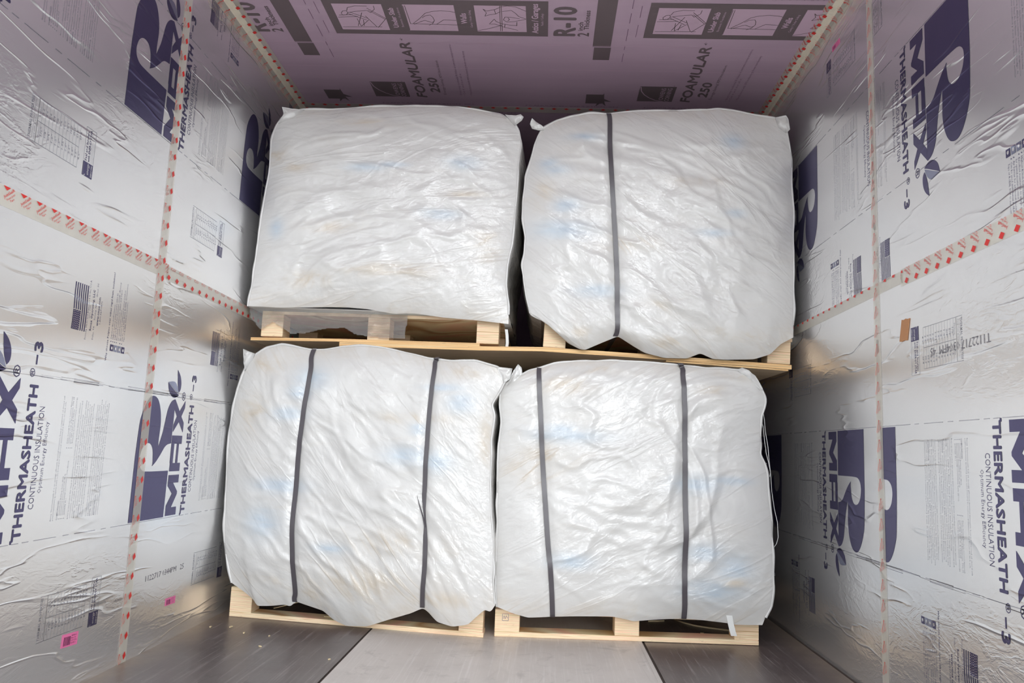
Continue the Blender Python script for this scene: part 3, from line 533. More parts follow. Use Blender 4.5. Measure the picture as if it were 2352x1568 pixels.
def crease_lines(pr, u, y0, y1, seed):
    rng = random.Random(seed); y = y0
    while y < y1:
        l = rng.uniform(.05, .16)
        for off in (0.0, .004, .008):
            if rng.random() < .75:
                a = u + off + rng.uniform(-.0015, .0015); b = u + off + rng.uniform(-.0015, .0015)
                pr.line((y, a), (min(y + l, y1), b), rng.choice((.0006, .001, .0018)), rng.choice((CREASE, GREY, CREASE)))
        y += l * .93

EPS = 0.0006
WM = ('foil', 'navy', 'pale_navy', 'grey_ink', 'dark_ink', 'crease', 'foil')
def build_wall(name, side):
    mb = MB()
    th = 0.05
    if side == 'left': mb.box((XL - th, Y0, -0.05), (XL, Y1 + .05, H + .05))
    else: mb.box((XR, Y0, -0.05), (XR + th, Y1 + .05, H + .05))
    x = XL + EPS if side == 'left' else XR - EPS
    def fn_low(y0):
        return (lambda v, u, l=0: (x + l, y0 + v, u)) if side == 'left' else (lambda v, u, l=0: (x - l, y0 + v, 1.217 - u))
    def fn_up(y0):
        return (lambda v, u, l=0: (x + l, y0 + v, 1.225 + u)) if side == 'left' else (lambda v, u, l=0: (x - l, y0 + v, 2.325 - u))
    SEAM = 2.4425
    near = ((0, SEAM, 0), (0, 1, 0)); far = ((0, SEAM, 0), (0, -1, 0)); mouth = ((0, Y0 + .01, 0), (0, -1, 0))
    topc = ((0, 0, H - .005), (0, 0, 1)); seamlow = ((0, 0, 1.222), (0, 0, -1)); back = ((0, Y1 - .01, 0), (0, 1, 0))
    if side == 'left':
        for y0 in (0.646, 1.5225, 2.3985, 3.275, 4.1515): put(mb, BP, fn_low(y0), clip=[mouth, back])
        for y0 in (0.379, 1.2555, 2.132, 3.0085, 3.885): put(mb, BP, fn_up(y0), clip=[topc, mouth, back])
    else:
        for y0 in (0.588, 1.4645, 2.341): put(mb, BP, fn_low(y0), clip=[near, mouth])
        for y0 in (1.694, 2.570, 3.4465, 4.323): put(mb, BP, fn_low(y0), clip=[far, back])
        for y0 in (0.9875, 1.864): put(mb, BP, fn_up(y0), clip=[seamlow, near, mouth])
        for y0 in (2.080, 2.956, 3.8325): put(mb, BP, fn_up(y0), clip=[seamlow, far, back])
    # flat grey lines painting in a fold's shade along the lower boards' upper stud line, and the ink-jet date stamps
    pr = Print()
    crease_lines(pr, .8215, Y0 + .05, 3.3, 5)
    pr2 = Print()
    if side == 'left':
        put(mb, pr, lambda v, u: (x, v, u))
        s = Print(); s.text('1122717 0344PM   25', 0, 0, .268, .018, DARK, -.012, 1)
        put(mb, s, lambda v, u: (x + .0002, 2.545 + u, .223 - v + (u / .268) * .004))
    else:
        put(mb, pr, lambda v, u: (x, v, 1.217 - u))
        s = Print(); s.text('T1122717 0304FM  45', 0, 0, .285, .022, DARK, -.012, 1)
        put(mb, s, lambda v, u: (x - .0002, 1.832 + u, .998 + v))
    o = mb.build(name, WM); o['kind'] = 'structure'; return o
build_wall('wall_left', 'left')
build_wall('wall_right', 'right')

# back wall, floor, ceiling
mb = MB(); mb.box((XL - .05, Y1, -.05), (XR + .05, Y1 + .05, H + .05)); mb.build('wall_back', ('pink',))['kind'] = 'structure'
mb = MB()
mb.box((XL - .05, Y0 - .02, -.06), (XR + .05, Y1 + .05, -.004), 2)
mb.box((XL, Y0 - .02, -.004), (-.631, Y1, 0), 0)
mb.box((-.622, Y0 - .02, -.004), (.386, Y1, 0.0008), 1)
mb.box((.396, Y0 - .02, -.004), (1.005, Y1, 0), 0)
mb.box((.372, Y0 - .02, .0008), (.386, 3.2, .0018), 1)
mb.build('floor', ('dark_floor', 'grey_floor', 'groove'))['kind'] = 'structure'

def build_ceiling():
    mb = MB()
    mb.box((XL - .05, Y0, H), (XR + .05, Y1 + .05, H + .05))
    p = Print()
    K, LP, TH = 1, 2, 3
    Y = lambda y: -y
    def rect(x0, y0, x1, y1, mi): p.rect(x0, -y1, x1, -y0, mi)
    rect(-.888, 2.679, -.038, 2.925, K)
    items2 = Print()
    for a, b in ((-.855, -.665), (-.586, -.392), (-.316, -.122)): items2.rect(a, -2.893, b, -2.711, LP)
    items2.text('Under Slab', -.6255, -2.872, -2.735, .020, LP, 0, 2, 0, .0009); items2.text('Basements / Foundations', -.6045, -2.868, -2.733, .009, LP, 0, 1)
    items2.text('Walls', -.352, -2.838, -2.765, .022, LP, 0, 2, 0, .0009); items2.text('Cavity / Under Siding', -.332, -2.866, -2.745, .009, LP, 0, 1)
    items2.text('Attics / Garages', -.0765, -2.900, -2.696, .024, LP, 0, 2, 0, .0009); items2.text('Vaults / Ceilings', -.056, -2.846, -2.760, .010, LP, 0, 1)
    p.text('R-10', .066, -2.917, -2.715, .079, K, .012, 3, 0, .0028)
    p.text('2', .1225, -2.919, -2.894, .043, K, 0, 2, 0, .0012); p.text('inch', .097, -2.876, -2.816, .018, K, 0, 2, 0, .0006); p.text('Thickness', .120, -2.870, -2.736, .019, K, 0, 2, 0, .0006)
    rect(.1435, 2.40, .2165, 2.998, K); rect(.150, 3.004, .2185, 3.106, K)
    rect(.141, 3.428, .2185, 3.522, K)
    lines = Print(); lines.poly([(.190, -3.44), (.210, -3.47), (.222, -3.41), (.226, -3.47), (.262, -3.50), (.228, -3.495), (.238, -3.545), (.216, -3.51), (.19, -3.55), (.198, -3.50), (.165, -3.49), (.195, -3.475)], K)
    p.text('FOAMULAR', .621, -3.487, -2.988, .043, K, 0, 3, 0.18, .0022); p.text('\u00ae', .60, -2.972, -2.950, .014, K, 0, 1)
    p.text('250', .689, -3.437, -3.297, .040, K, 0, 3, 0.18, .002)
    p.text('Energy-Saving XPS Insulation', .7165, -3.457, -3.135, .012, K, 0, 1)
    for vb, u1, s in ((.789, -3.0, 'Every temp residential R-Value at extreme temperatures'), (.806, -3.25, 'Cut it and inst all it'), (.838, -3.05, 'Manufactured with XPS technology from our factory')):
        p.text(s, vb, -3.455, u1, .010, TH, -.006, 1); p.rect(vb - .007, -3.468, vb - .004, -3.465, TH)
    rect(.378, 3.338, .5405, 3.488, K)
    items2.text('OWENS', .496, -3.470, -3.352, .020, LP, .0, 2); items2.text('CORNING', .524, -3.485, -3.352, .020, LP, .0, 2); p.text('\u00ae', .532, -3.334, -3.324, .008, K, 0, 1)
    cv = [(.381, -3.342), (.388, -3.385), (.405, -3.42), (.43, -3.45), (.462, -3.475), (.50, -3.487)]
    for a, b in zip(cv, cv[1:]): items2.line(a, b, .004, LP)
    for stroke in PICTOGRAMS:
        for a, b in zip(stroke, stroke[1:]): lines.line((a[0], -a[1]), (b[0], -b[1]), .0026, K)
    zc = [H - .0006, H - .0010, H - .0014]
    xr = ((XR - .004, 0, 0), (1, 0, 0)); xl = ((XL + .004, 0, 0), (-1, 0, 0)); ym = ((0, Y0 + .01, 0), (0, -1, 0))
    for dx in (-1.226, 0.0, 1.226):
        for dy in (0.0, -1.22):
            for z, pr in zip(zc, (p, items2, lines)):
                put(mb, pr, lambda v, u, l=0, z=z: (v + dx, -u + dy, z - l), clip=[xr, xl, ym])
    # dashed trim marks, small edge lettering and board seams
    e = Print()
    for s in (.272, -.954):
        for a, b in ((2.66, 2.72), (2.75, 2.82), (2.86, 2.95), (2.99, 3.02), (3.05, 3.12)): e.rect(s, -b, s + .0025, -a, TH)
        for a, b in ((2.70, 2.78), (2.83, 2.92)): e.rect(s + .035, -b, s + .0372, -a, TH)
    e.rect(XL, -3.1995, XR, -3.197, LP); e.rect(XL, -2.9945, XR, -2.9925, LP)
    put(mb, e, lambda v, u: (v, -u, H - .0007), clip=[xr, xl])
    for x0 in (-.83, -.14, .42):
        t_ = Print(); t_.text('FOAMULAR 250 INSULATION  XPS', 0, 0, .44, .008, TH, 0, 1)
        put(mb, t_, lambda v, u: (x0 + u, 3.560 + v, H - .0006)); put(mb, t_, lambda v, u: (x0 + .2 + u, 3.650 + v, H - .0006))
    # bar of fine print near the open end
    bars = Print()
    for k in range(44): bars.rect(.765 + k * .0053, -2.652, .765 + k * .0053 + random.choice((.0016, .0028)), -2.50, TH)
    put(mb, bars, lambda v, u: (v, -u, H - .0006), clip=[xr])
    o = mb.build('ceiling', ('pink', 'black_ink', 'pale_pink_ink', 'thin_ink')); o['kind'] = 'structure'
build_ceiling()
mb = MB(); mb.box((-16, -18, -1.25), (16, Y0 - .1, -1.05)); mb.build('ground', ('concrete',))['kind'] = 'structure'

# ------------------------------------------------------------------ sealing tapes with red printing
def mark(ang, text=True, diamond=True, dang=None, flip=False, off=(0, 0)):
    """one repeat of the red print: a diamond and three lines of lettering turned by ang"""
    p = Print(); q = Print()
    if diamond: p.poly([(0, -.0125), (.0095, 0), (0, .0125), (-.0095, 0)], 1)
    if text:
        q.text('JointSealR', .0195, -.017, .025, .0074, 1, .012, 1); q.text('Foam Joint', .0285, -.011, .021, .0056, 1, 0, 1); q.text('Tape', .036, -.003, .013, .0052, 1, 0, 1)
    for i_, (v, f, mi) in enumerate(q.items): q.items[i_] = ([((-a if flip else a) + off[0], b + off[1]) for a, b in v], f, mi)
    out = Print()
    for items, an in ((p.items, ang if dang is None else dang), (q.items, ang)):
        c, s = math.cos(an), math.sin(an)
        for v, f, mi in items: out.items.append(([(a * c - b * s, a * s + b * c) for a, b in v], f, mi))
    return out
def tape(name, label, length, width, fn, marks, group='printed foam joint tapes'):
    """flat strip: t along, w across; fn(t, w, lift) -> xyz; marks = [(angle, w offset, t phase)]"""
    mb = MB(); th = .0005; n = max(2, int(length / .05))
    ts = [length * i / n for i in range(n + 1)]
    for a, b in zip(ts, ts[1:]):
        mb.face([fn(a, 0, .0012), fn(b, 0, .0012), fn(b, width, .0012), fn(a, width, .0012)])
        mb.face([fn(a, 0, .0008), fn(b, 0, .0008), fn(b, 0, .0012), fn(a, 0, .0012)]); mb.face([fn(a, width, .0008), fn(b, width, .0008), fn(b, width, .0012), fn(a, width, .0012)])
    for a in (0, length): mb.face([fn(a, 0, .0008), fn(a, width, .0008), fn(a, width, .0012), fn(a, 0, .0012)])
    for args, w0, ph in marks:
        mk = mark(*args); t = ph
        while t < length + .03:
            flat = Print()
            for v, f, mi in mk.items: flat.items.append(([(w0 + a, t + b) for a, b in v], f, mi))
            tmp = MB(); put(tmp, flat, lambda v, u: (v, u, 0), clip=[((0, 0, 0), (-1, 0, 0)), ((width, 0, 0), (1, 0, 0)), ((0, 0, 0), (0, -1, 0)), ((0, length, 0), (0, 1, 0))])
            mb.mesh([fn(p[1], p[0], .0016) for p in tmp.v], tmp.f, 1)
            t += .0588
    o = mb.build(name, ('tape', 'red'))
    return tag(o, label, 'tape', group)
lw = lambda y0, dy, z0, dz: (lambda t, w, l: (XL + l, y0 + t * dy[0] + w * dz[0], z0 + t * dy[1] + w * dz[1]))
rw = lambda y0, dy, z0, dz: (lambda t, w, l: (XR - l, y0 + t * dy[0] + w * dz[0], z0 + t * dy[1] + w * dz[1]))
A45 = math.radians(45)
tape('sealing_tape', 'level red-printed tape on left foil wall, near length left of the upright tape', 2.49 - Y0, .048, lw(Y0, (1, .007), 1.192, (0, 1)), [((math.radians(-40), True, True, 0, True, (0, -.006)), .048, .02)])
tape('sealing_tape', 'level red-printed tape on left foil wall, far length running behind the bags', 1.5, .048, lw(2.478, (1, -.009), 1.1975, (0, 1)), [((0, False, True, -.2), .0105, .018), ((math.radians(-40), True, False, 0, True), .064, .03)])
tape('sealing_tape', 'upright red-printed tape over the board joint on the left foil wall', H, .047, lambda t, w, l: (XL + l + .0006, 2.467 - w, t), [((math.radians(25), True, True, .2, True, (.045, -.026)), .013, .02)])
tape('sealing_tape', 'level red-printed tape on right foil wall, wider near length nearest the viewer', 2.276 - Y0, .050, rw(Y0, (1, .001), 1.1985, (0, 1)), [((0, False, True, .2), .011, .03), ((math.radians(-35), True, False), .018, .03)])
tape('sealing_tape', 'level red-printed tape on right foil wall, far length passing behind the bag', 1.7, .037, rw(2.262, (1, -.007), 1.2085, (0, 1)), [((math.radians(-35), True, True, .4), .0365, .0)])
tape('sealing_tape', 'upright red-printed tape over the board joint on the right foil wall', H, .043, lambda t, w, l: (XR - l - .0006, 2.424 + w, t), [((math.radians(25), True, False, 0, True, (.05, 0)), .002, .02)])
tape('sealing_tape', 'red-printed tape across the pink ceiling joint above the bags', XR - XL - .1, .058, lambda t, w, l: (XL + .05 + t, 3.576 + w, H - l), [((0, False, True, 0), .012, .03)])
def corner_tape(name, label, side):
    s = 1 if side == 'left' else -1; xw = XL if side == 'left' else XR
    # profile across the fold: up the wall, over a padded bead, along the ceiling
    prof = [(.001, 2.277), (.002, 2.296), (.010, 2.306), (.0165, 2.3125), (.026, H - .0045), (.033, H - .0015), (.057, H - .0008)]
    L_ = [0.0]
    for a, b in zip(prof, prof[1:]): L_.append(L_[-1] + math.hypot(b[0] - a[0], b[1] - a[1]))
    W = L_[-1]
    def at(w, lift):
        for i in range(len(prof) - 1):
            if w <= L_[i + 1] + 1e-9:
                f = (w - L_[i]) / (L_[i + 1] - L_[i]); a, b = prof[i], prof[i + 1]
                d = Vector((b[0] - a[0], b[1] - a[1])).normalized(); nx, nz = d.y, -d.x
                return a[0] + (b[0] - a[0]) * f + nx * lift, a[1] + (b[1] - a[1]) * f + nz * lift
        return prof[-1]
    def P(y, w, lift=0.0):
        x, z = at(max(0, min(W, w)), lift); return (xw + s * x, y, z)
    mb = MB(); n = 60; y0, y1 = Y0, 5.2
    for i in range(n):
        a, b = y0 + (y1 - y0) * i / n, y0 + (y1 - y0) * (i + 1) / n
        for j in range(len(prof) - 1):
            f = [P(a, L_[j]), P(b, L_[j]), P(b, L_[j + 1]), P(a, L_[j + 1])]
            mb.face(f if s > 0 else f[::-1], 2 if j in (0, 1, len(prof) - 2) else 0)
    y = y0 + .012
    for args, w0 in (((math.radians(30 if s > 0 else 30), True, True, .5, s > 0, (.058, -.01) if s > 0 else (0, 0)), L_[5] + .003), ((math.radians(-50), True, False, 0, s > 0, (.05, 0) if s > 0 else (0, 0)), .003 if s < 0 else -.008)):
        mk = mark(*args); y = y0 + .012
        while y < 3.9:
            flat = Print()
            for v, f, mi in mk.items: flat.items.append(([(w0 + a, y + b) for a, b in v], f, mi))
            tmp = MB(); put(tmp, flat, lambda v, u: (v, u, 0), clip=[((0.0005, 0, 0), (-1, 0, 0)), ((W - .0005, 0, 0), (1, 0, 0))])
            mb.mesh([P(p[1], p[0], .0008) for p in tmp.v], tmp.f, 1)
            y += .0588
    tag(mb.build(name, ('tape_solid', 'red', 'tape')), label, 'tape', 'printed foam joint tapes')
t = NT('cream_folded_tape'); n_ = t.noise(t.coord((1, 1.0, 1)), 40, 4, 0.6, .5)
t.link(t.mix(n_, rgb(236, 226, 206), rgb(214, 204, 186)), t.p.inputs['Base Color']); t.link(t.bump(n_, .6, .004), t.p.inputs['Normal']); t.set(Roughness=.4)
M['tape_solid'] = t.m
corner_tape('sealing_tape', 'folded red-printed tape along the corner of the pink ceiling and left wall', 'left')
corner_tape('sealing_tape', 'folded red-printed tape along the corner of the pink ceiling and right wall', 'right')

# ------------------------------------------------------------------ stickers and the scrap of brown tape
def sticker(label, fn, w, h, light=False):
    """fn(a, b, lift): a along 0..w, b up 0..h"""
    mb = MB()
    mb.face([fn(0, 0, .0012), fn(w, 0, .0012), fn(w, h, .0012), fn(0, h, .0012)])
    for a, b, c, d in ((0, 0, w, 0), (w, 0, w, h), (w, h, 0, h), (0, h, 0, 0)): mb.face([fn(a, b, .0007), fn(c, d, .0007), fn(c, d, .0012), fn(a, b, .0012)])
    x = w * .10; rng = random.Random(label)
    while x < w * .50:
        bw = rng.choice((.0012, .002, .003)); q = [fn(x, h * .12, .0015), fn(x + bw, h * .12, .0015), fn(x + bw, h * .78, .0015), fn(x, h * .78, .0015)]; mb.face(q, 1); x += bw + rng.choice((.0012, .002))
    for i, (s, f) in enumerate((('4RMX0-3', .92), ('48 x 96', .8), ('1250 02718', .95), ('ROOFS 3', .85))):
        v, fc, x0, wd = text_mesh(s, .0, 1); sx = w * .36 * f / wd; sy = h * .12 / CAP
        mb.mesh([fn(w * .56 + (x - x0) * sx, h * (.74 - .19 * i) + y * sy, .0015) for x, y in v], fc, 1)
    return tag(mb.build('barcode_label', ('pink_label', 'label_ink')), label, 'label')
def lw_fn(y0, z0, ang):
    c, s = math.cos(ang), math.sin(ang); return lambda a, b, l: (XL + l, y0 + a * c - b * s, z0 + a * s + b * c)
sticker('pink barcode label low on the left foil wall, left of the upright tape', lw_fn(2.120, .119, -.06), .073, .034)
sticker('pink barcode label low on the left foil wall, between the upright tape and the bags', lw_fn(2.697, .119, -.02), .072, .024)
sticker('pink barcode label high on the right foil wall near the ceiling', lambda a, b, l: (XR - l, 2.777 - a, 2.193 + b - a * .05), .074, .020)
mb = MB()
q = [(2.275, 1.102), (2.262, 1.0995), (2.25, 1.1015), (2.238, 1.0975), (2.227, 1.099), (2.236, 1.065), (2.245, 1.038), (2.262, 1.040), (2.28, 1.0385), (2.293, 1.041)]
mb.face([(XR - .0022, y, z) for y, z in q]); n = len(q)
for i in range(n): a, b = q[i], q[(i + 1) % n]; mb.face([(XR - .0008, *a), (XR - .0008, *b), (XR - .0022, *b), (XR - .0022, *a)])
tag(mb.build('tape_scrap', ('brown_tape',)), 'short torn scrap of brown packing tape on the right foil wall', 'tape')

# ------------------------------------------------------------------ pallets and plywood sheets
def cube(name, mat, lo, hi, parent, bev=.0015, yaw=0.0):
    bm = bmesh.new(); mb = MB(); mb.box(lo, hi)
    cy, sy = math.cos(yaw), math.sin(yaw)
    vs = [bm.verts.new((p[0] * cy, p[1] + p[0] * sy, p[2])) for p in mb.v]
    for f in mb.f: bm.faces.new([vs[i] for i in f])
    bmesh.ops.bevel(bm, geom=bm.edges[:], offset=bev, segments=1, affect='EDGES')
    me = bpy.data.meshes.new(name); bm.to_mesh(me); bm.free()
    return link(name, me, parent, (mat,))
def pallet(label, loc, yaw, w, d, bx, hblock, runner=True, tilt=0.0, bw=.092):
    t = thing('pallet', label, 'pallet', loc, 0, 'plywood pallets under the bags')
    t.rotation_euler = (0, tilt, 0)
    r = .018
    rows = (0.0, d / 2 - .045, d - .09)
    if not runner: r = 0.0
    for y in (rows if runner else ()): cube('runner', 'ply_edge', (0, y, 0), (w, y + .09, r), t, yaw=yaw)
    for y in rows:
        for x in bx: cube('block', 'ply_edge', (x, y, r + .0002), (x + bw, y + .09, hblock), t, yaw=yaw)
    cube('deck', 'ply_edge', (0, 0, hblock + .0002), (w, d, hblock + .014), t, yaw=yaw)
    return t
yawL = math.atan2(2.994 - 3.14, 1.011)
yawR = math.atan2(3.088 - 3.022, .986)
pallet('plywood pallet on the floor under the left lower bag, beside the left wall', (-1.209, 3.140, .0005), yawL, 1.02, 1.1, (0.0, .462, .925), .098)
lr_pallet = pallet('plywood pallet on the floor under the right lower bag, its three blocks showing', (-.161, 3.022, .0012), yawR, .988, 1.1, (0.0, .447, .896), .084)
pallet('plywood pallet on the plywood sheets under the left upper bag, draped with clear film', (-1.195, 3.19, 1.1158), 0, 1.006, 1.08, (0.0, .448, .902), .094, runner=False)
mb = MB()
def stroke(a, b, w=.0016):
    dx, dz = b[0] - a[0], b[1] - a[1]; l = math.hypot(dx, dz); nx, nz = -dz / l * w / 2, dx / l * w / 2
    pts = [(a[0] + nx, a[1] + nz), (b[0] + nx, b[1] + nz), (b[0] - nx, b[1] - nz), (a[0] - nx, a[1] - nz)]
    mb.face([(x, x * math.tan(yawR) - .0006, z) for x, z in pts])
for a, b in (((.028, .058), (.050, .058)), ((.050, .058), (.050, .082)), ((.050, .082), (.028, .082)), ((.028, .082), (.028, .058)), ((.031, .064), (.034, .076)), ((.034, .076), (.038, .064)), ((.038, .064), (.042, .076)), ((.042, .076), (.047, .066))): stroke(a, b)
mb.build('ink_stamp', ('dark_ink',), lr_pallet)
tiltR = math.atan2(1.091 - 1.054, .96)
pallet('plywood pallet on the plywood sheets under the right upper bag, mostly hidden by its flaps', (-.018, 3.19, 1.1105), 0, 1.006, 1.08, (0.0, .45, .908), .092, runner=False, tilt=tiltR)

def sheet(label, prof, th, y0, y1):
    """plywood sheet bent along x: prof = [(x, z top)]"""
    mb = MB(); n = len(prof)
    for (xa, za), (xb, zb) in zip(prof, prof[1:]):
        mb.face([(xa, y0, za), (xb, y0, zb), (xb, y1, zb), (xa, y1, za)], 1)
        mb.face([(xa, y0, za - th), (xa, y1, za - th), (xb, y1, zb - th), (xb, y0, zb - th)], 1)
        mb.face([(xa, y0, za - th), (xb, y0, zb - th), (xb, y0, zb), (xa, y0, za)], 0); mb.face([(xa, y1, za), (xb, y1, zb), (xb, y1, zb - th), (xa, y1, za - th)], 0)
    for x, z in (prof[0], prof[-1]): mb.face([(x, y0, z), (x, y1, z), (x, y1, z - th), (x, y0, z - th)], 0)
    return tag(mb.build('plywood_sheet', ('sheet_edge', 'ply_face')), label, 'plywood sheet', 'plywood sheets between the bags')
sheet('thin plywood sheet jutting out left under the left upper pallet', [(-1.2282, 1.1071), (-0.8579, 1.1134), (-0.2772, 1.1144)], .012, 3.17, 4.25)
sheet('long plywood sheet bridging both lower bags, sagging to the right', [(-0.8558, 1.0998), (-0.5754, 1.1012), (-0.2825, 1.1016), (-0.0209, 1.1066), (0.2092, 1.0987), (0.4279, 1.0909), (0.9803, 1.0674)], .0172, 3.168, 4.25)
sheet('short thin plywood strip under the right end of the long sheet', [(0.4813, 1.0705), (0.9677, 1.0496)], .006, 3.172, 4.2)

# ------------------------------------------------------------------ the four bags
def resample(pts, n):
    L_ = [0.0]
    for a, b in zip(pts, pts[1:]): L_.append(L_[-1] + math.hypot(b[0] - a[0], b[1] - a[1]))
    out = []; k = 0
    for i in range(n):
        s = L_[-1] * i / (n - 1)
        while k < len(pts) - 2 and L_[k + 1] < s: k += 1
        f = (s - L_[k]) / max(1e-9, L_[k + 1] - L_[k]); a, b = pts[k], pts[k + 1]
        out.append((a[0] + (b[0] - a[0]) * f, a[1] + (b[1] - a[1]) * f))
    return out
def smooth(pts, k=1):
    for _ in range(k):
        pts = [pts[0]] + [((a[0] + 2 * b[0] + c[0]) / 4, (a[1] + 2 * b[1] + c[1]) / 4) for a, b, c in zip(pts, pts[1:], pts[2:])] + [pts[-1]]
    return pts
def ridge(x, y, z, ang, sx, sy):
    c, s = math.cos(ang), math.sin(ang)
    n = noise.noise((( x * c + y * s) * sx, (-x * s + y * c) * sy, z))
    return 1.0 - min(1.0, abs(n) * 2.6)
def thin_(x, y, z, ang, sx, sy, w):
    c, s = math.cos(ang), math.sin(ang)
    n = noise.noise(((x * c + y * s) * sx, (-x * s + y * c) * sy, z)) + .35 * noise.noise(((x * c + y * s) * sx * 2.3, (-x * s + y * c) * sy * 2.1, z + 2))
    return max(0.0, 1.0 - abs(n) * w)
FOLD = {'UL': (math.radians(12), .35, .7), 'UR': (math.radians(-38), .9, 12.6), 'LL': (math.radians(-48), .6, 3.4), 'LR': (math.radians(28), 1.0, 4.0)}
def bag(key, label, zb, depth, sides):
    B = BAGS[key]; a, b = Vector(B['a']), Vector(B['b']); e = (b - a).normalized(); nrm = Vector((e.y, -e.x))
    if nrm.y > 0: nrm = -nrm
    NU, NV = 170, 160
    top = smooth(resample(B['top'], NU), 2); bot = smooth(resample(B['bottom'], NU), 2)
    lef = smooth(resample(B['left'][::-1], NV), 2); rig = smooth(resample(B['right'][::-1], NV), 2)   # bottom to top
    lef[0], lef[-1], rig[0], rig[-1] = bot[0], top[0], bot[-1], top[-1]
    ang, amp, sd = FOLD[key]
    def bulge(u, v): return .05 * (1 - abs(2 * u - 1) ** 4) * (1 - abs(2 * v - 1) ** 5)
    def strap_s(st, z):
        for p, q in zip(st, st[1:]):
            if min(p[1], q[1]) - 1e-6 <= z <= max(p[1], q[1]) + 1e-6: return p[0] + (q[0] - p[0]) * (z - p[1]) / ((q[1] - p[1]) or 1e-6)
        return st[0][0] if z > st[0][1] else st[-1][0]
    def disp(s, z, u, v):
        k = min(1.0, 5 * min(u, 1 - u)) * min(1.0, 5 * min(max(v, .0), 1 - v) + .15)
        wob = .35 * noise.noise((s * 1.7, z * 1.7, sd + 9))
        d = .017 * noise.noise((s * 3.0, z * 3.0, sd)) + .007 * noise.noise((s * 8, z * 8, sd + 1))
        g_ = max(0.0, min(1.0, .45 + 1.3 * noise.noise((s * 2.1, z * 2.1, sd + 3))))
        d += amp * .014 * thin_(s, z, sd, ang + wob, 1.5, 7, 3.6) * g_
        d += amp * .009 * thin_(s, z, sd + 5, ang + wob * 1.6 + .2, 2.6, 12, 4.5) * g_
        d += .0055 * thin_(s, z, sd + 7, ang * .5 - .3, 4, 9, 4.5) * (1 - .6 * g_)
        d += .0010 * noise.noise((s * 30, z * 30, sd))
        d *= k
        for st in B['straps']:
            x = s - strap_s(st, z); d -= .012 * math.exp(-(x / .022) ** 2) * k
        return d
    def pos(s, z, off): q = a + e * s + nrm * off; return (q.x, q.y, z)
    V = []; F = []; T = []; PU = []
    for j in range(NV):
        v = j / (NV - 1)
        for i in range(NU):
            u = i / (NU - 1)
            q = []
            for c in (0, 1):
                q.append((1 - v) * bot[i][c] + v * top[i][c] + (1 - u) * lef[j][c] + u * rig[j][c]
                         - ((1 - u) * (1 - v) * bot[0][c] + u * (1 - v) * bot[-1][c] + (1 - u) * v * top[0][c] + u * v * top[-1][c]))
            s, z = q
            V.append(pos(s, z, bulge(u, v) + disp(s, z, u, v)))
            bl = max([0.0] + [math.exp(-(((s - x) / rx) ** 2 + ((z - y) / ry) ** 2) * 1.1) for x, y, rx, ry in B['blobs']])
            dr = max([0.0] + [math.exp(-(((s - x) / rx) ** 2 + ((z - y) / ry) ** 2)) for x, y, rx, ry in B['dirt']])
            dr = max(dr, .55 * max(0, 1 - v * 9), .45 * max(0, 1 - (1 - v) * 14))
            T.append((bl, dr)); wa = ang + .35 * noise.noise((s * 1.7, z * 1.7, sd + 9)); PU.append((s * math.cos(ang) + z * math.sin(ang), -s * math.sin(ang) + z * math.cos(ang), sd))
    for j in range(NV - 1):
        for i in range(NU - 1): k = j * NU + i; F.append((k, k + 1, k + NU + 1, k + NU))
    # body behind the front panel: left side, top and right side swept back, then the back panel
    idx = [j * NU for j in range(NV) if lef[j][1] >= zb] + [(NV - 1) * NU + i for i in range(1, NU - 1)] + [j * NU + NU - 1 for j in range(NV - 1, -1, -1) if rig[j][1] >= zb]
    ring = [Vector(V[k]) for k in idx]
    nl = sum(1 for j in range(NV) if lef[j][1] >= zb); nr = sum(1 for j in range(NV) if rig[j][1] >= zb); m = len(idx)
    zt = max(p.z for p in ring); prev = idx; ND = 34
    for d in range(1, ND + 1):
        f = d / ND; dd = depth * f; cur = []
        for i, p in enumerate(ring):
            q = Vector((p.x, p.y + dd)); z = p.z
            h = (p.z - zb) / (zt - zb)
            w = math.sin(math.pi * f) ** .5 * (1 - abs(2 * h - 1) ** 3)
            wr = .006 * noise.noise((q.x * 9, q.y * 9 + sd, p.z * 6)) + .006 * (ridge(q.y, p.z, sd + 4, .2, 3, 10) - .5)
            if i < nl: off = -(sides[0] * w + wr * min(1, f * 6))
            elif i >= m - nr: off = sides[1] * w + wr * min(1, f * 6)
            else:
                off = 0; z += .004 * noise.noise((q.x * 6, q.y * 6, sd)) * min(1, f * 6) - sides[2] * math.sin(math.pi * f) ** .5
            q = q + Vector((1, 0)) * off; cur.append(len(V)); V.append((q.x, q.y, z)); T.append((0, .25)); PU.append((q.y, z, sd))
        for i in range(m - 1): F.append((prev[i], prev[i + 1], cur[i + 1], cur[i]))
        prev = cur
    F.append(tuple(prev))                                   # back panel
    F.append(tuple([prev[0]] + [prev[-1]] + [idx[-1]] + [idx[0]]))   # underside
    t = thing('bulk_bag', label, 'bag', (a.x, a.y, zb), 0, 'white woven bulk bags')
    inv = Vector((a.x, a.y, zb))
    me = bpy.data.meshes.new('bag_body'); me.from_pydata([tuple(Vector(p) - inv) for p in V], [], F); me.update()
    o = link('bag_body', me, t, ('bag',))
    me.polygons.foreach_set('use_smooth', [True] * len(F))
    at = me.attributes.new('tint', 'FLOAT_COLOR', 'POINT')
    at.data.foreach_set('color', [x for bl, dr in T for x in (bl, dr, 0, 1)])
    ap = me.attributes.new('pull', 'FLOAT_VECTOR', 'POINT'); ap.data.foreach_set('vector', [x for p in PU for x in p])
    # sewn seam standing proud along both sides and the top
    mb = MB()
    path = [Vector(V[k]) - inv for k in idx[::2]]
    c2 = Vector((0, 0, 0))
    mid = sum(path, Vector()) / len(path)
    vs = []
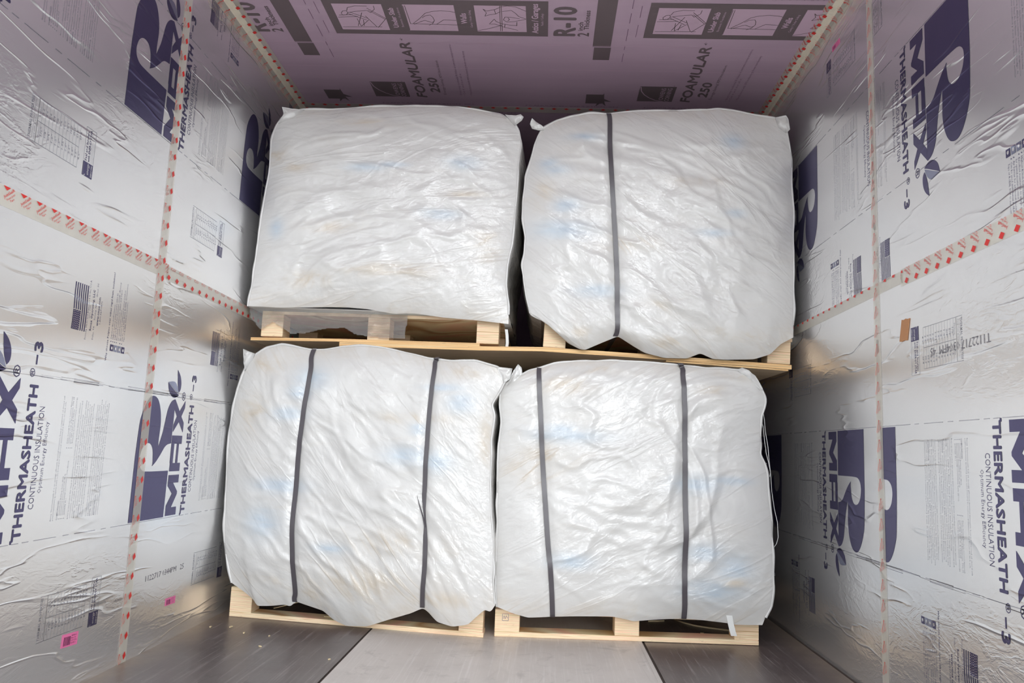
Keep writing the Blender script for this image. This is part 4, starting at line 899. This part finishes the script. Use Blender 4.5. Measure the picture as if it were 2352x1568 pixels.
    for i, p in enumerate(path):
        d = (path[min(i + 1, len(path) - 1)] - path[max(i - 1, 0)]).normalized()
        out = d.cross(Vector((nrm.x, nrm.y, 0))).normalized()
        if out.dot(p - mid) < 0: out = -out
        wd = .0045 + .004 * noise.noise((i * .16, sd, 0)); N3 = Vector((nrm.x, nrm.y, 0)); fwd = N3 * (.007 * noise.noise((i * .11, sd, 5)))
        vs += [p - out * .003 + N3 * .0012, p + out * wd + fwd + N3 * .0007, p + out * wd + fwd - N3 * .0007, p - out * .003 - N3 * .0012]
    fs = [(4 * i + k, 4 * i + (k + 1) % 4, 4 * i + 4 + (k + 1) % 4, 4 * i + 4 + k) for i in range(len(path) - 1) for k in range(4)]
    mb.mesh(vs, fs, 0, True); mb.build('seam', ('bag',), t)
    for ear in B['ears']:
        cs = sum(p[0] for p in ear) / len(ear); cz = sum(p[1] for p in ear) / len(ear); n = len(ear)
        pts = catmull(ear, set(range(len(ear))), 3); n = len(pts); vs = []; fs = []
        for lift in (.012, -.008):
            base = len(vs)
            for s, z in pts: vs.append(Vector(pos(s, z, lift * .25 + .004 * noise.noise((s * 60, z * 60, lift)))) - inv)
            for s, z in pts: vs.append(Vector(pos(cs + (s - cs) * .55, cz + (z - cz) * .55, lift * 1.3 + .010 * noise.noise((s * 45, z * 45, 2)))) - inv)
            vs.append(Vector(pos(cs, cz, lift)) - inv)
            for i in range(n):
                j = (i + 1) % n; fs.append((base + i, base + j, base + n + j, base + n + i)); fs.append((base + n + i, base + n + j, base + 2 * n))
        h = 2 * n + 1
        for i in range(n): j = (i + 1) % n; fs.append((i, j, h + j, h + i))
        m_ = MB(); m_.mesh(vs, fs, 0, True); m_.build('corner_ear', ('bag',), t)
    bvh = BVHTree.FromPolygons([Vector(p) for p in V], F[:(NU - 1) * (NV - 1)])
    return dict(t=t, a=a, e=e, n=nrm, pos=pos, bvh=bvh, zb=zb, inv=inv, depth=depth, straps=B['straps'])
G = {}
G['UL'] = bag('UL', 'white woven bulk bag at upper left, without a strap', 1.23, 1.0, (.004, .026, .01))
G['UR'] = bag('UR', 'white woven bulk bag at upper right, with a single dark strap', 1.215, 1.0, (.004, .004, .01))
G['LL'] = bag('LL', 'white woven bulk bag at lower left by the left wall, with two dark straps', .116, 1.0, (-.004, .019, .05))
G['LR'] = bag('LR', 'white woven bulk bag at lower right by the right wall, with two dark straps', .104, 1.0, (.013, .02, .045))

# ------------------------------------------------------------------ strapping bands round bags and pallets
def band(key, i, label, width, twist=False):
    g = G[key]; st = g['straps'][i]
    st = catmull(st, set(), 5, closed=False); pts = []
    n3 = Vector((g['n'].x, g['n'].y, 0)); e3 = Vector((g['e'].x, g['e'].y, 0))
    last = .02
    for s, z in st:
        o_ = Vector(g['pos'](s, z, .3)); hit = g['bvh'].ray_cast(o_, -n3, .6)
        off = .3 - hit[3] if hit[0] is not None else last
        last = off
        pts.append([s, z, off + .006])
    offs = [p[2] for p in pts]
    for _ in range(3): offs = [offs[0]] + [max(b, (a + 2 * b + c) / 4) for a, b, c in zip(offs, offs[1:], offs[2:])] + [offs[-1]]
    P_ = [Vector(g['pos'](p[0], p[1], o_)) for p, o_ in zip(pts, offs)]
    s0, z0 = st[0]; s1, z1 = st[-1]
    py = lambda s, z, d: Vector(g['pos'](s, z, 0)) + Vector((0, d, 0))
    topb = [py(s0, z0 + .010 - .008 * min(1, d * 3), d) for d in (.012, .05, .15, .3, .5, .7, .9)]
    back = [py(s0 + (s1 - s0) * f, z0 + (z1 - z0) * f, g['depth'] + .012) for f in (.02, .3, .6, .98)]
    und = [py(s1, min(z1, g['zb'] - .012), d) for d in (1.0, .8, .55, .3, .12, .03)]
    loop = P_[::-1] + topb + back + und
    # ribbon
    mb = MB(); N = len(loop); vs = []
    for k in range(N):
        p = loop[k]; d = (loop[(k + 1) % N] - loop[k - 1]).normalized()
        side = e3 - d * e3.dot(d); side.normalize(); up = d.cross(side).normalized()
        w = width / 2
        if twist and k < len(P_):
            w *= 1 - .62 * math.exp(-((p.z - .43) / .05) ** 2)
        vs += [p + side * w + up * .0006, p - side * w + up * .0006, p - side * w - up * .0006, p + side * w - up * .0006]
    for c in range(4):
        sv = [q for k in range(N) for q in (vs[4 * k + c], vs[4 * k + (c + 1) % 4])]
        mb.mesh(sv, [(2 * k, 2 * k + 1, 2 * ((k + 1) % N) + 1, 2 * ((k + 1) % N)) for k in range(N)], 0, True)
    if twist:      # loose tail of the band beside the twist
        tl = [(.0, .395), (-.006, .43), (-.016, .475), (-.024, .508)]
        s_at = lambda z: min(pts, key=lambda p: abs(p[1] - z))
        q = [Vector(g['pos'](s_at(z)[0] + ds, z, s_at(z)[2] + .004 + .002 * i_)) for i_, (ds, z) in enumerate(tl)]
        w = (.003, .0025, .0018, .0004)
        for i_ in range(3):
            mb.face([q[i_] - e3 * w[i_], q[i_] + e3 * w[i_], q[i_ + 1] + e3 * w[i_ + 1], q[i_ + 1] - e3 * w[i_ + 1]])
            mb.face([q[i_] - e3 * w[i_] - n3 * .001, q[i_ + 1] - e3 * w[i_ + 1] - n3 * .001, q[i_ + 1] + e3 * w[i_ + 1] - n3 * .001, q[i_] + e3 * w[i_] - n3 * .001])
    tag(mb.build('strapping_band', ('band',)), label, 'strap', 'dark plastic strapping bands')
band('UR', 0, 'the only dark strapping band round the right upper bag', .0185)
band('LL', 0, 'dark strapping band round the left lower bag, nearer the left wall', .0185)
band('LL', 1, 'dark strapping band round the left lower bag, twisted halfway down with a loose tail', .017, True)
band('LR', 0, 'dark strapping band round the right lower bag, on its left side', .0175)
band('LR', 1, 'dark strapping band round the right lower bag, on its right side', .0185)

# small sewn-on pieces of the bags
g = G['LR']
def strip(key, pts, w, mat, name):
    g = G[key]; mb = MB(); e3 = Vector((g['e'].x, g['e'].y, 0)); n3 = Vector((g['n'].x, g['n'].y, 0)); vs = []
    for s, z, off in pts:
        p = Vector(g['pos'](s, z, off)) - g['inv']; vs += [p - e3 * w / 2 + n3 * .001, p - e3 * w / 2 - n3 * .001, p + e3 * w / 2 - n3 * .001, p + e3 * w / 2 + n3 * .001]
    fs = [(4 * i + c, 4 * i + (c + 1) % 4, 4 * i + 4 + (c + 1) % 4, 4 * i + 4 + c) for i in range(len(pts) - 1) for c in range(4)] + [(3, 2, 1, 0), tuple(4 * (len(pts) - 1) + c for c in range(4))]
    mb.mesh(vs, fs, 0, False); return mb.build(name, (mat,), g['t'])
strip('LR', [(.855, .145, .012), (.862, .115, .010), (.868, .09, .006), (.876, .062, .002), (.883, .043, -.002)], .022, 'thread', 'tie_strip')
strip('UL', [(1.030, 1.175, -.03), (1.034, 1.15, -.035), (1.036, 1.12, -.04), (1.034, 1.105, -.045)], .012, 'thread', 'tie_strip')
for l in THREADS:
    mb = MB(); P_ = [Vector(g['pos'](s, z, -.02 if len(l) > 3 else -.004)) - g['inv'] for s, z in l]
    mb.tube(P_, .0013 if len(l) > 3 else .0011, n=5); mb.build('loose_thread', ('thread',), g['t'])

# clear film hanging from the left upper bag over its pallet
def film():
    pts = FILM
    bm = bmesh.new(); outline = catmull(pts, set(range(len(pts))), 1)
    s0, s1 = min(p[0] for p in pts), max(p[0] for p in pts); z0, z1 = min(p[1] for p in pts), max(p[1] for p in pts)
    def inside(s, z):
        c = False; n = len(pts)
        for i in range(n):
            (x1, y1), (x2, y2) = pts[i], pts[(i + 1) % n]
            if (y1 > z) != (y2 > z) and s < (x2 - x1) * (z - y1) / (y2 - y1) + x1: c = not c
        return c
    NX, NZ = 150, 36; grid = {}
    for i in range(NX + 1):
        for j in range(NZ + 1):
            s = s0 + (s1 - s0) * i / NX; z = z0 + (z1 - z0) * j / NZ
            y = 3.172 + .010 * noise.noise((s * 14, z * 20, 3)) - .004 * ridge(s, z, 1.3, .6, 10, 30)
            grid[i, j] = (s, z, y)
    vm = {}
    for i in range(NX):
        for j in range(NZ):
            c = [grid[i, j], grid[i + 1, j], grid[i + 1, j + 1], grid[i, j + 1]]
            if inside(sum(q[0] for q in c) / 4, sum(q[1] for q in c) / 4):
                f = []
                for ij, q in zip(((i, j), (i + 1, j), (i + 1, j + 1), (i, j + 1)), c):
                    if ij not in vm: vm[ij] = bm.verts.new((-1.2 + q[0], min(q[2], 3.185), q[1]))
                    f.append(vm[ij])
                bm.faces.new(f).smooth = True
    me = bpy.data.meshes.new('stretch_film'); bm.to_mesh(me); bm.free()
    tag(link('stretch_film', me, None, ('film',)), 'crinkled clear plastic film hanging below the left upper bag over its pallet', 'plastic film')
film()

# ------------------------------------------------------------------ splinters and scraps on the floor
def sliver(name, label, pts, r, flat=.5, mat='chip'):
    mb = MB(); mb.tube(pts, r, n=6, flat=flat); return tag(mb.build(name, (mat,)), label, 'wood splinter')
sliver('wood_splinter', 'long thin curved straw-coloured splinter on the floor under the right lower pallet', [(.577, 3.47, .0035), (.605, 3.42, .0035), (.64, 3.375, .0035), (.69, 3.345, .0035), (.745, 3.322, .0035), (.80, 3.30, .0035)], .0034)
sliver('wood_splinter', 'short splinter lying far under the right lower pallet, left of the curved one', [(.458, 3.42, .003), (.495, 3.43, .003), (.528, 3.445, .003)], .003)
sliver('wood_splinter', 'thin straw leaning inside the left lower pallet, nearest the left wall', [(-1.06, 3.22, .022), (-1.015, 3.225, .034), (-.965, 3.232, .048)], .0016)
sliver('wood_splinter', 'straw lying on the runner of the left lower pallet beside a flap', [(-.83, 3.127, .0205), (-.79, 3.118, .021), (-.752, 3.11, .0225)], .0018)
mb = MB(); mb.box((-.815, 3.205, .0006), (-.70, 3.235, .012)); tag(mb.build('wood_offcut', ('chip',)), 'small pale wood offcut behind the runner of the left lower pallet', 'wood offcut')
rng = random.Random(11)
spots = [((-1.201, 2.95), 'beside the left wall, nearest the corner of the left lower pallet'), ((-1.131, 2.965), 'in front of the left end of the left lower pallet'), ((-1.051, 2.885), 'in front of the left block of the left lower pallet'), ((-.95, 2.86), 'just right of the others before the left lower pallet'),
         ((-.93, 2.714), 'on the dark left floor panel, closest to the viewer'), ((-.664, 2.60), 'on the dark floor close to the left seam'), ((.606, 3.22), 'under the right lower pallet, behind its runner'), ((.646, 3.25), 'under the right lower pallet, right of the middle block')]
for (x, y), where in spots:
    mb = MB(); k = rng.uniform(.004, .009); an = rng.uniform(0, 3); c, s = math.cos(an), math.sin(an)
    base = [(-k, -k * .4), (k * .9, -k * .5), (k * 1.1, k * .3), (-k * .3, k * .55), (-k * .9, k * .2)]
    lo = [(x + a * c - b * s, y + a * s + b * c, .0004) for a, b in base]; hi = [(p[0] * .999 + x * .001, p[1] * .999 + y * .001, .0034) for p in lo]
    mb.mesh(lo + hi, [(4, 3, 2, 1, 0), (5, 6, 7, 8, 9)] + [(i, (i + 1) % 5, 5 + (i + 1) % 5, 5 + i) for i in range(5)])
    tag(mb.build('wood_chip', ('chip',)), 'tiny pale wood chip ' + where, 'wood chip')
